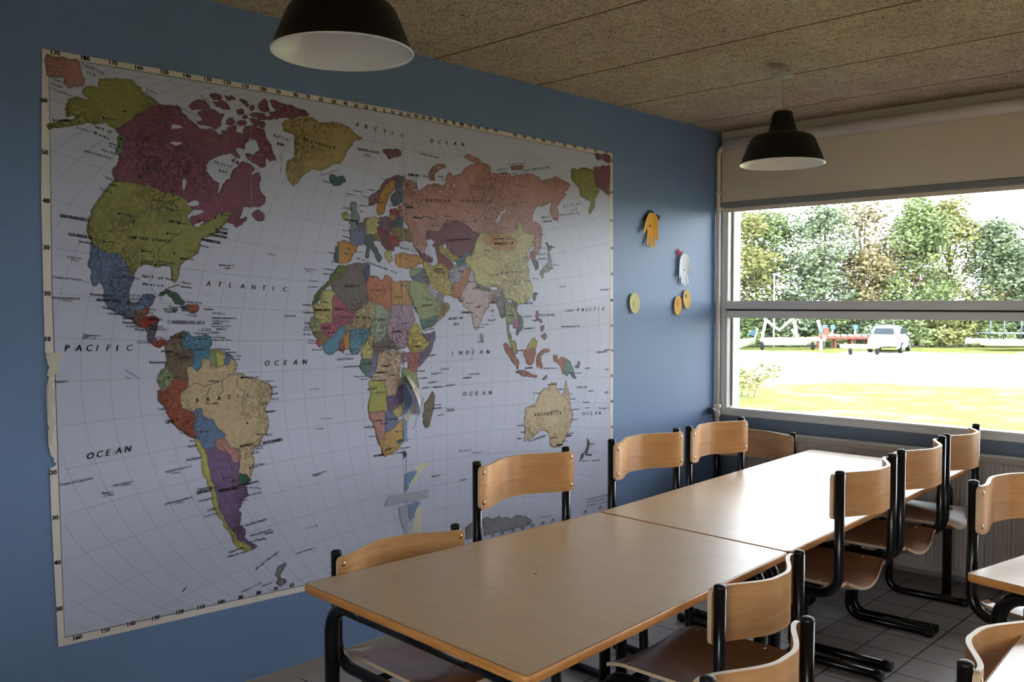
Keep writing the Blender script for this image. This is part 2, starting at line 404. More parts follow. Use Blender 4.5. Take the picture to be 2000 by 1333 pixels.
# ------------------------------------------------------------------ wall map (all the print is one sheet)
LAND = """
pnk 1064,2210 1153,2211 1158,2193 1163,2167 1171,2156 1169,2143 1166,2137 1157,2137 1150,2132 1141,2136 1127,2125 1117,2137 1117,2151 1107,2157 1088,2152 1066,2149
oli 1223,2163 1249,2167 1268,2168 1277,2175 1298,2174 1324,2177 1335,2165 1351,2159 1356,2144 1374,2136 1395,2128 1417,2112 1373,2075 1334,2062 1310,2036 1280,2017 1258,2023 1239,2037 1225,2029 1199,2024 1178,2026 1156,2016 1125,2006 1094,1998 1063,1988 1063,1996 1097,2008 1132,2018 1150,2035 1139,2044 1118,2034 1129,2048 1117,2052 1122,2067 1128,2082 1151,2093 1165,2091 1186,2091 1197,2104 1176,2107 1171,2117 1183,2132 1203,2134 1223,2126 1234,2135 1223,2143
gre 1279,1989 1300,1990 1294,1966 1286,1928 1273,1941 1283,1965
mar 1417,2112 1439,2110 1457,2115 1486,2115 1492,2100 1510,2091 1535,2069 1552,2058 1540,2066 1570,2050 1604,2057 1630,2038 1666,2041 1671,2068 1698,2084 1693,2050 1705,2056 1748,2041 1738,2011 1697,2006 1679,1995 1683,1992 1647,1981 1612,1963 1579,1933 1578,1911 1606,1878 1628,1870 1619,1835 1627,1829 1634,1834 1650,1868 1682,1893 1687,1914 1710,1937 1724,1955 1742,1951 1770,1935 1756,1926 1755,1898 1789,1921 1795,1904 1788,1870 1797,1850 1811,1839 1811,1822 1792,1807 1749,1801 1717,1802 1676,1776 1712,1787 1721,1794 1712,1768 1684,1737 1625,1763 1616,1754 1598,1741 1572,1723 1529,1716 1521,1728 1530,1776 1510,1804 1448,1820 1388,1836 1314,1845 1280,1849 1277,1864 1277,1875 1262,1881 1274,1893 1282,1909 1286,1928 1290,1955 1302,1986 1283,2002 1272,2016 1299,2036 1326,2053 1334,2069
mar 1259,1881 1271,1871 1278,1843 1267,1848
mar 1758,1771 1787,1790 1810,1775 1808,1754 1786,1748 1768,1760
mar 1684,1737 1707,1753 1740,1761 1721,1736 1693,1721
oli 1280,1847 1314,1845 1388,1836 1448,1820 1510,1804 1526,1776 1509,1743 1529,1716 1572,1723 1598,1741 1625,1763 1661,1773 1683,1767 1660,1745 1633,1719 1615,1701 1580,1683 1558,1670 1552,1650 1545,1625 1524,1612 1502,1600 1481,1583 1475,1559 1472,1540 1460,1522 1454,1535 1454,1559 1452,1574 1432,1578 1402,1573 1376,1580 1348,1577 1333,1571 1321,1552 1319,1529 1309,1540 1304,1570 1287,1587 1276,1611 1246,1609 1213,1619 1192,1637 1187,1655 1178,1676 1179,1698 1183,1713 1190,1740 1201,1759 1216,1782 1231,1805 1250,1826 1258,1838
blu 1187,1637 1199,1637 1213,1619 1246,1609 1276,1611 1287,1587 1304,1570 1309,1540 1319,1529 1309,1510 1301,1490 1298,1464 1307,1445 1327,1435 1342,1453 1352,1472 1374,1474 1390,1470 1378,1445 1362,1437 1354,1426 1334,1418 1314,1403 1291,1403 1258,1422 1232,1445 1225,1471 1222,1508 1212,1538 1215,1582 1204,1608 1200,1604 1201,1567 1202,1515 1193,1506 1185,1530 1189,1556 1178,1570 1184,1589 1186,1611
brn 1314,1403 1326,1422 1346,1426 1347,1403 1333,1376 1322,1384
rst 1348,1426 1366,1437 1365,1418 1349,1403
red 1341,1399 1385,1402 1403,1390 1384,1375 1357,1367 1337,1376
slt 1369,1368 1397,1387 1392,1364 1386,1341 1365,1353
pur 1366,1341 1380,1341 1394,1321 1382,1314 1368,1326
red 1382,1314 1400,1317 1420,1320 1432,1316 1416,1309 1403,1301
tea 1408,1475 1433,1493 1463,1481 1496,1449 1488,1445 1463,1451 1455,1469 1431,1486
slt 1490,1433 1509,1441 1510,1425 1489,1426
rst 1509,1441 1545,1439 1544,1425 1521,1419 1508,1425
slt 1456,1428 1467,1426 1464,1422 1457,1423
brn 1495,1350 1486,1326 1481,1295 1523,1281 1527,1241 1501,1222 1509,1185 1484,1183 1442,1201 1426,1226 1435,1249 1431,1277 1424,1308 1444,1319 1461,1337
cya 1494,1342 1507,1346 1519,1329 1558,1328 1571,1334 1588,1325 1592,1303 1583,1283 1587,1262 1557,1251 1552,1223 1539,1208 1526,1221 1523,1281 1485,1290 1481,1306 1490,1322
lgr 1583,1283 1610,1282 1613,1241 1613,1220 1591,1229 1587,1258
yel 1610,1282 1636,1268 1649,1256 1640,1227 1613,1220
blu 1650,1268 1672,1255 1653,1226 1640,1227
tan 1557,1251 1587,1242 1591,1221 1613,1216 1640,1225 1658,1226 1672,1255 1688,1229 1685,1208 1657,1193 1708,1190 1745,1171 1792,1156 1830,1132 1827,1097 1810,1073 1800,1048 1812,1025 1810,977 1804,964 1779,928 1751,914 1746,889 1752,850 1737,805 1721,824 1691,828 1699,861 1704,885 1695,916 1663,928 1650,950 1641,980 1610,1008 1597,1034 1558,1054 1550,1081 1524,1071 1482,1083 1474,1104 1477,1139 1504,1157 1505,1186 1501,1222 1526,1221 1539,1208 1552,1223
tea 1691,811 1698,833 1726,819 1740,800 1725,785 1702,793
lgr 1402,1203 1426,1226 1455,1196 1442,1173 1417,1148 1409,1164 1398,1188
rst 1417,1148 1442,1173 1459,1192 1484,1183 1509,1185 1504,1157 1477,1139 1474,1104 1482,1083 1524,1063 1527,1019 1532,1004 1533,971 1502,991 1464,1023 1448,1046 1428,1091 1400,1121 1399,1149
blu 1524,1071 1550,1081 1556,1061 1558,1050 1597,1034 1610,1008 1641,980 1636,964 1609,963 1600,939 1565,931 1548,953 1535,983 1523,1017 1530,1045
pnk 1609,963 1636,964 1649,946 1663,928 1695,920 1701,894 1694,870 1671,873 1662,899 1631,919 1609,934
pur 1565,931 1600,939 1631,915 1662,899 1671,873 1694,870 1689,828 1691,794 1721,773 1727,746 1701,729 1696,705 1682,698 1698,683 1696,658 1689,638 1714,617 1709,588 1727,567 1762,545 1741,541 1718,569 1686,588 1668,621 1641,659 1615,710 1611,739 1598,783 1585,818 1581,859 1573,901
yel 1533,971 1548,957 1561,927 1573,901 1581,859 1585,818 1598,783 1611,739 1615,710 1641,659 1668,621 1690,587 1727,563 1746,540 1717,543 1685,567 1667,604 1645,637 1632,669 1610,698 1593,742 1585,789 1572,828 1555,871 1552,912 1539,942
grn 1902,2129 1943,2144 1999,2154 2040,2149 2056,2138 2099,2148 2147,2151 2192,2143 2214,2128 2256,2112 2213,2096 2191,2066 2174,2037 2146,2002 2097,1983 2059,1966 2017,1970 1986,1945 1955,1911 1935,1896 1915,1916 1908,1946 1916,1981 1946,2002 1946,2045 1949,2080 1932,2090 1902,2095 1892,2115
mar 1524,2126 1554,2151 1580,2155 1601,2134 1567,2123 1533,2116
mar 1554,2107 1579,2121 1605,2127 1636,2115 1654,2118 1640,2092 1644,2080 1622,2061 1596,2069 1561,2069 1549,2075 1575,2088 1562,2100
mar 1600,2176 1624,2184 1646,2179 1641,2167 1615,2162
mar 1610,2154 1641,2163 1668,2157 1679,2142 1654,2136 1627,2142
mar 1657,2183 1681,2181 1681,2171 1666,2173
mar 1677,2189 1699,2180 1693,2175 1679,2181
mar 1718,2181 1736,2180 1752,2166 1745,2158 1727,2170
mar 1703,2136 1726,2147 1733,2134 1712,2125
mar 1754,2158 1768,2168 1775,2157 1759,2148
mar 1792,2168 1816,2197 1830,2190 1830,2174 1837,2158 1815,2150 1796,2156
mar 1840,2196 1864,2198 1893,2190 1928,2193 1968,2182 2012,2169 1983,2160 1948,2151 1893,2141 1868,2131 1839,2124 1815,2131 1849,2143 1834,2149 1878,2162 1849,2177
mar 1754,2116 1782,2116 1819,2109 1814,2092 1791,2097 1763,2105
mar 1754,2133 1782,2141 1815,2142 1829,2127 1815,2121 1782,2127
mar 1703,2093 1726,2106 1744,2103 1735,2091 1712,2086
mar 1667,2100 1685,2110 1698,2096 1680,2083 1662,2085
mar 1726,2118 1740,2127 1747,2119 1733,2113
mar 1644,2056 1657,2060 1664,2046 1653,2041
mar 1735,2085 1772,2096 1814,2083 1819,2063 1828,2047 1843,2032 1847,2007 1861,1979 1837,1972 1818,1987 1817,1953 1798,1947 1770,1960 1742,1978 1738,1986 1771,1986 1794,2005 1780,2024 1785,2042 1757,2046 1730,2059
mar 1674,1987 1697,1998 1715,1971 1697,1973
mar 1683,1961 1696,1967 1692,1956 1683,1955
mar 1701,1955 1708,1958 1708,1947 1701,1949
tea2 2105,1946 2124,1946 2140,1940 2165,1947 2174,1932 2151,1919 2118,1914 2104,1928
mar 2290,1843 2292,1878 2330,1902 2357,1933 2384,1960 2430,1979 2476,1982 2471,1972 2430,1964 2398,1954 2370,1920 2348,1896 2339,1864 2312,1848
org 2334,1821 2338,1853 2343,1878 2357,1904 2379,1938 2407,1959 2427,1957 2420,1924 2393,1900 2379,1871 2370,1838 2356,1816 2338,1815
slt 2430,1964 2444,1980 2476,1976 2464,1946 2476,1915 2471,1878 2447,1865 2420,1860 2408,1873 2411,1895 2434,1918 2425,1939
lcy 2199,1736 2208,1764 2195,1767 2208,1781 2202,1798 2208,1812 2200,1832 2208,1850 2225,1848 2221,1827 2234,1804 2242,1787 2229,1769 2216,1754
yel 2162,1795 2179,1808 2187,1800 2183,1783 2170,1782
lbl 2191,1739 2224,1744 2250,1753 2272,1744 2267,1722 2267,1691 2250,1687 2215,1678 2199,1688 2203,1716
slt 2225,1765 2259,1771 2272,1768 2272,1747 2250,1749
mar 2263,1785 2285,1795 2289,1790 2276,1775 2268,1775
yel2 2276,1789 2311,1795 2347,1794 2344,1773 2329,1758 2333,1737 2311,1725 2280,1730 2274,1758
pur2 2347,1797 2374,1803 2415,1795 2419,1770 2392,1747 2364,1753 2342,1769
org 2138,1688 2178,1690 2232,1672 2215,1657 2202,1640 2194,1619 2168,1611 2139,1610 2138,1637
tea2 2130,1668 2140,1668 2138,1637 2135,1613 2123,1616
tea2 2272,1723 2311,1725 2320,1711 2302,1700 2315,1679 2337,1652 2350,1638 2341,1620 2332,1627 2319,1655 2293,1678 2271,1688 2263,1708
brg 2302,1721 2337,1730 2355,1720 2346,1705 2320,1708
red2 2329,1758 2356,1756 2396,1744 2391,1729 2355,1724 2338,1737
red 2391,1722 2428,1731 2446,1714 2442,1689 2409,1687 2391,1704
mar2 2355,1717 2391,1726 2391,1704 2405,1683 2418,1673 2395,1665 2377,1675 2355,1695
olv 2419,1763 2456,1769 2498,1757 2527,1736 2512,1710 2474,1715 2451,1711 2428,1727 2410,1741
tea2 2419,1799 2447,1811 2468,1802 2465,1769 2424,1767
red 2401,1830 2429,1839 2447,1835 2447,1815 2415,1809
org 2401,1815 2429,1814 2428,1796 2406,1798
yel2 2373,1657 2405,1665 2400,1651 2409,1633 2391,1618 2377,1639
slt 2280,1671 2289,1671 2288,1657 2278,1660
slt 2275,1651 2286,1653 2284,1634 2275,1634
org 2427,1648 2474,1657 2531,1652 2569,1643 2579,1624 2535,1608 2478,1599 2441,1605 2427,1627
pnk 2474,1965 2499,1962 2540,1957 2547,1938 2515,1930 2515,1910 2559,1924 2605,1953 2651,1962 2705,1962 2719,2003 2736,2018 2749,2007 2749,1971 2763,1942 2770,1973 2760,2008 2795,2016 2830,2050 2887,2072 2923,2084 2983,2072 2990,2046 3043,2044 3081,2056 3136,2040 3183,2055 3232,2066 3314,2057 3331,2042 3399,2057 3451,2071 3521,2055 3553,2046 3530,2021 3477,1999 3521,1997 3486,1971 3442,1928 3464,1895 3460,1860 3425,1869 3403,1902 3416,1943 3399,1953 3348,1926 3298,1917 3273,1881 3265,1848 3314,1834 3340,1802 3331,1729 3298,1688 3261,1675 3290,1716 3298,1788 3208,1794 3200,1827 3160,1819 3144,1785 3050,1775 2967,1775 2930,1768 2872,1775 2829,1799 2773,1816 2704,1801 2670,1764 2610,1765 2591,1735 2604,1710 2577,1660 2526,1692 2520,1721 2507,1754 2476,1796 2458,1824 2445,1847 2470,1863 2480,1893 2471,1931
pnk2 3261,1692 3298,1696 3290,1654 3265,1664
tea2 3273,1654 3302,1655 3315,1621 3298,1610
pnk 2618,1984 2615,2003 2632,2029 2651,2042 2698,2054 2709,2048 2665,2028 2645,2016 2641,1996 2644,1981
pnk 2826,2101 2851,2114 2887,2103 2920,2094 2902,2084 2858,2095
pnk 3120,2087 3168,2097 3208,2101 3199,2090 3144,2081
mar 2362,2076 2398,2085 2429,2089 2459,2083 2456,2064 2416,2054 2398,2045 2380,2064
mar2 2597,1760 2670,1759 2704,1796 2773,1816 2829,1799 2872,1775 2915,1767 2886,1719 2879,1672 2829,1665 2786,1653 2731,1666 2704,1705 2670,1699 2663,1668 2650,1693 2604,1715
red2 2650,1663 2683,1659 2744,1626 2758,1601 2730,1595 2683,1624 2656,1623
yel3 2670,1699 2704,1705 2738,1671 2786,1648 2758,1636 2731,1651 2670,1674
slt 2786,1648 2829,1675 2872,1666 2850,1650 2814,1633
tea2 2765,1637 2814,1643 2828,1623 2786,1612
mar2 2539,1683 2584,1660 2629,1637 2623,1627 2577,1630
yel2 2908,1740 2930,1765 3166,1778 3166,1819 3208,1825 3220,1785 3294,1781 3288,1739 3245,1703 3220,1677 3245,1666 3227,1640 3245,1608 3245,1570 3270,1529 3257,1478 3227,1453 3166,1449 3130,1465 3089,1461 3060,1518 3026,1526 2969,1517 2902,1540 2881,1559 2886,1582 2859,1617 2827,1635 2832,1655 2870,1664 2881,1700
org2 2925,1745 2969,1771 3026,1778 3101,1770 3160,1761 3172,1741 3142,1711 3101,1689 3043,1695 2969,1716
yel4 2577,1627 2597,1620 2621,1610 2651,1607 2687,1623 2717,1601 2722,1563 2748,1495 2732,1487 2691,1487 2651,1509 2611,1531 2596,1576
lav 2727,1594 2769,1614 2806,1612 2854,1609 2816,1573 2795,1546 2748,1537 2727,1548
org3 2748,1529 2795,1546 2811,1588 2854,1609 2859,1597 2843,1574 2843,1539 2811,1511 2805,1472 2784,1472 2742,1483 2748,1503
lpk 2805,1472 2811,1507 2843,1539 2848,1582 2881,1578 2881,1543 2902,1524 2958,1505 3014,1501 3048,1518 3066,1510 3043,1477 3014,1473 2980,1457 2974,1433 2952,1417 2930,1386 2918,1358 2896,1326 2875,1378 2848,1426 2816,1441 2795,1464
brn 2902,1536 2935,1520 2980,1513 2986,1501 2935,1505 2902,1520
olv 2991,1485 3025,1485 3025,1453 2997,1453
gry 3031,1441 3025,1461 3043,1485 3054,1518 3072,1477 3089,1453 3072,1437 3077,1408 3066,1380 3048,1405
lgr 3083,1441 3100,1449 3130,1436 3160,1383 3136,1363 3106,1351 3106,1314 3124,1273 3112,1281 3100,1322 3094,1371
tea3 3130,1457 3172,1449 3160,1432 3160,1412 3196,1378 3202,1333 3166,1296 3160,1313 3184,1345 3160,1399 3136,1432
ltn 3100,1457 3130,1445 3166,1391 3154,1385 3124,1412
mag 3136,1363 3166,1370 3184,1345 3166,1329 3142,1334
yel3 3118,1273 3148,1264 3160,1234 3160,1209 3130,1235
yel3 3232,1223 3257,1252 3282,1276 3307,1259 3294,1230
rst 3214,1211 3232,1223 3294,1230 3294,1200 3282,1167 3263,1151 3232,1161
rst 3074,1256 3100,1249 3142,1206 3178,1163 3172,1132 3142,1165 3106,1207
rst 3178,1124 3220,1123 3251,1105 3307,1093 3301,1087 3239,1097 3190,1108
rst 3313,1131 3307,1178 3320,1199 3358,1219 3396,1217 3396,1209 3358,1206 3332,1190 3332,1173 3345,1134 3332,1130 3326,1165
rst 3429,1186 3455,1185 3462,1158 3495,1174 3522,1164 3516,1099 3502,1091 3489,1131 3462,1150 3436,1160
tea3 3522,1164 3556,1150 3577,1118 3584,1086 3604,1063 3584,1069 3556,1097 3529,1081 3516,1099
mar 3300,1411 3316,1411 3316,1377 3345,1355 3332,1351 3307,1369
mar 3335,1288 3364,1304 3380,1286 3364,1266
mar 3332,1334 3358,1340 3351,1313 3339,1309
slt 3597,1123 3625,1129 3621,1147 3635,1142 3628,1120
slt 3374,1748 3391,1728 3421,1727 3391,1706
lav 3391,1697 3408,1664 3417,1624 3383,1606 3340,1605 3357,1623 3391,1641 3391,1675
lav 3332,1605 3353,1600 3348,1572
slt 3282,1493 3304,1495 3297,1483 3289,1461 3282,1466
lav 2923,1306 2937,1294 2934,1272 2923,1278
tan 3215,784 3224,823 3215,886 3227,940 3296,950 3332,1003 3367,1025 3395,1013 3410,1050 3452,1047 3453,1011 3490,975 3512,998 3525,1059 3540,1005 3553,938 3579,878 3566,837 3534,787 3503,749 3484,726 3447,726 3410,739 3404,784 3380,815 3344,826 3296,811 3261,791
tea3 3700,740 3714,713 3711,700 3691,660 3684,665 3701,702
tea3 3671,667 3664,651 3638,631 3651,661
slt 3355,1075 3379,1090 3376,1082 3349,1072
brn 2629,1061 2639,1041 2634,1011 2628,981 2618,955 2608,915 2588,911 2576,933 2574,959 2584,985 2584,1011 2609,1032
oli 3566,2123 3639,2136 3714,2138 3761,2119 3752,2071 3791,2038 3752,1999 3753,1963 3715,1913 3710,1918 3733,1980 3677,1993 3639,2001 3630,2036 3593,2061 3566,2088
mar 3742,2153 3829,2174 3880,2180 3881,2019 3840,2030 3791,2050 3757,2077
mar 3746,2226 3799,2229 3804,2202 3771,2195
mar 3812,2230 3880,2231 3880,2191 3814,2203
lgr2 2503,1539 2546,1544 2609,1530 2644,1489 2669,1451 2720,1444 2730,1428 2699,1398 2658,1372 2579,1343 2564,1384 2531,1429 2498,1502
tea3 2569,1377 2613,1384 2663,1398 2658,1372 2574,1336
brn2 2679,1444 2725,1440 2699,1394 2663,1383
slt 2551,1577 2590,1596 2604,1548 2614,1530 2546,1544 2508,1561
lgr 2508,1594 2570,1596 2551,1573 2508,1561
lav 2646,1487 2691,1483 2691,1457 2650,1464
ogn 2140,1594 2182,1592 2173,1568 2148,1550 2103,1526 2095,1522 2062,1491 2046,1464 2018,1437 2026,1457 2062,1508 2095,1532 2107,1559
bwn 2182,1596 2224,1605 2276,1607 2267,1570 2271,1528 2275,1486 2283,1458 2222,1416 2197,1416 2151,1458 2107,1515 2103,1526 2148,1550 2173,1568
blu2 2276,1607 2289,1602 2289,1571 2271,1535 2262,1563
orr 2289,1560 2324,1554 2359,1537 2373,1562 2405,1548 2404,1419 2390,1415 2323,1447 2283,1458 2271,1507
org2 2405,1537 2456,1538 2493,1539 2484,1510 2493,1484 2512,1440 2409,1440
mve 2409,1440 2512,1440 2516,1411 2530,1374 2511,1356 2496,1319 2487,1275 2435,1255 2417,1285 2389,1296 2376,1340 2390,1394 2395,1422
lgr3 2323,1451 2390,1415 2390,1372 2376,1322 2344,1294 2313,1284 2309,1316 2291,1349 2314,1387
ltn 2222,1413 2292,1458 2323,1451 2314,1394 2291,1352 2230,1343 2179,1347 2171,1361 2209,1375
mag2 2114,1478 2131,1478 2214,1413 2209,1371 2154,1355 2121,1338 2101,1311 2072,1329 2049,1367 2109,1373
yel2 2066,1491 2102,1498 2123,1482 2112,1478 2109,1373 2049,1367 2029,1394 2025,1417 2020,1439 2053,1441
lgr2 2013,1391 2033,1391 2049,1367 2052,1336 2021,1337 2005,1367
brn2 2017,1334 2052,1336 2088,1308 2084,1288 2064,1292 2040,1313
pnk2 2034,1296 2048,1310 2058,1296 2048,1279
cya 2084,1305 2113,1311 2130,1345 2163,1361 2175,1334 2141,1300 2129,1263 2084,1251 2064,1275
rst 2141,1300 2171,1320 2179,1327 2162,1293 2166,1265 2141,1262
org 2162,1317 2188,1337 2192,1326 2183,1271 2166,1268
cya 2192,1337 2230,1343 2287,1345 2282,1317 2264,1286 2238,1269 2230,1245 2204,1246 2191,1271
yel2 2295,1331 2308,1302 2299,1274 2306,1221 2255,1226 2243,1266 2269,1286
bwn 2313,1284 2380,1318 2417,1281 2435,1255 2380,1257 2326,1248 2304,1256
tea3 2249,1218 2301,1219 2296,1191 2279,1160 2257,1171 2242,1190
lbl 2306,1243 2328,1239 2323,1193 2300,1151 2283,1149 2265,1160 2296,1173 2301,1219
lbr 2337,1242 2373,1244 2396,1251 2451,1241 2451,1205 2441,1140 2459,1106 2436,1096 2422,1064 2376,1064 2367,1126 2314,1133 2291,1138 2309,1161 2327,1196
ylg 2287,1127 2367,1126 2376,1068 2375,999 2317,1007 2282,1003 2286,1046 2295,1066 2291,1106
pur 2376,1057 2422,1057 2441,1103 2462,1094 2461,1032 2435,1012 2403,993 2380,1017
pnk 2282,1003 2366,996 2371,952 2361,881 2329,881 2321,921 2303,962
lbl 2366,996 2403,993 2440,946 2412,923 2370,909
yel2 2403,993 2435,1012 2461,1017 2461,981 2435,972
yor 2329,881 2361,881 2370,909 2412,923 2440,946 2461,955 2460,863 2434,833 2402,818 2365,812 2352,831 2347,854
tea2 2425,867 2449,875 2453,860 2434,857
lgr2 2465,1171 2498,1166 2536,1145 2536,1123 2550,1092 2512,1084 2488,1111 2464,1131
pnk2 2493,1236 2546,1238 2551,1215 2546,1182 2531,1149 2498,1169 2488,1199
pur 2564,1317 2603,1313 2643,1323 2643,1293 2617,1241 2553,1176 2549,1240 2598,1253 2613,1282
yel4 2497,1337 2540,1359 2564,1325 2578,1298 2618,1282 2593,1253 2554,1236 2510,1245 2487,1275
mve 2465,1241 2493,1232 2493,1199 2465,1197 2460,1223
gry2 2943,373 2939,446 2969,447 3002,432 3037,441 3062,425 3089,426 3133,413 3159,424 3223,410 3269,380 3259,369
gry2 2829,377 2829,424 2862,439 2871,434 2871,375
gry2 1887,460 1854,449 1844,428 1860,407 1846,392 1860,380 1886,389 1860,401 1857,425 1874,445
"""
OVER = """
sea 1509,1790 1539,1806 1552,1801 1552,1786 1522,1785
sea 1509,1735 1522,1759 1543,1773 1573,1763 1547,1757 1530,1752
sea 1534,1718 1551,1726 1577,1731 1555,1717
sea 1493,1834 1498,1874 1507,1875 1504,1839
sea 1451,1990 1471,1998 1500,1996 1471,1985
sea 1456,2045 1468,2056 1493,2054 1497,2048 1476,2042 1460,2038
sea 1734,2018 1753,2037 1785,2033 1790,2004 1766,1989 1738,1994
sea 2597,1720 2643,1717 2623,1697 2630,1672 2653,1658 2656,1618 2629,1617 2626,1657 2603,1691
sea 2693,1705 2707,1708 2710,1690 2697,1690
sea 2467,1199 2488,1198 2488,1176 2467,1177
sea 3027,1816 3039,1854 3081,1889 3089,1887 3047,1844
brn3 2599,1524 2629,1524 2651,1478 2644,1478
"""
WEAR = """
wall 2462,1138 2474,1112 2511,1039 2497,1007 2482,979 2486,860 2465,859 2462,973
wall 2468,719 2549,730 2499,676 2485,651 2467,648
wall 2491,589 2527,598 2556,585 2534,555 2519,524 2494,511
cream 2521,740 2564,756 2623,752 2571,728 2549,703 2499,665 2485,673 2549,725
cream 2534,566 2567,561 2562,455 2494,467 2519,524
cream 1039,1296 1089,1294 1079,1258 1060,1216 1042,1226 1056,1240 1045,1274
cream 1043,1183 1060,1211 1063,1168 1058,1101 1053,1005 1046,1006 1042,1102
cream 2461,973 2482,979 2509,1002 2521,1016 2528,1001 2506,977 2487,967 2486,864 2482,971
cream 2463,969 2501,966 2496,944 2487,945
dark 2462,826 2481,801 2476,795 2467,792 2461,778 2465,800
dark 1464,436 1473,451 1493,463 1481,450
dark 1798,1652 1803,1653
"""
TAPE = """
tape 2370,598 2367,620 2388,641 2604,639 2600,597 2477,603
tape 2439,587 2484,590 2484,464 2449,519
"""
RIVERS = """
1504,1155 1525,1168 1568,1155 1595,1162 1635,1174 1662,1193
1568,1121 1595,1156
1620,1100 1635,1174
1710,1043 1721,1126 1693,1145 1691,1174
1658,891 1668,831 1691,790
1367,1764 1427,1772 1472,1764 1488,1733
1233,1680 1328,1723 1367,1764
1402,1581 1409,1635 1454,1669 1495,1694
2851,1981 2858,1945 2901,1928 2982,1935
3105,2042 3108,1988 3144,1948 3216,1943
2745,1885 2815,1880 2901,1824
2684,1920 2691,1880
2456,1538 2458,1495 2479,1466 2450,1422 2483,1393 2473,1363 2482,1319 2458,1254
2142,1396 2197,1389 2179,1344 2213,1291
2377,1244 2414,1232 2442,1238
2854,1652 2969,1664 3083,1636 3220,1648
2892,1606 3026,1578 3142,1597 3245,1608
"""
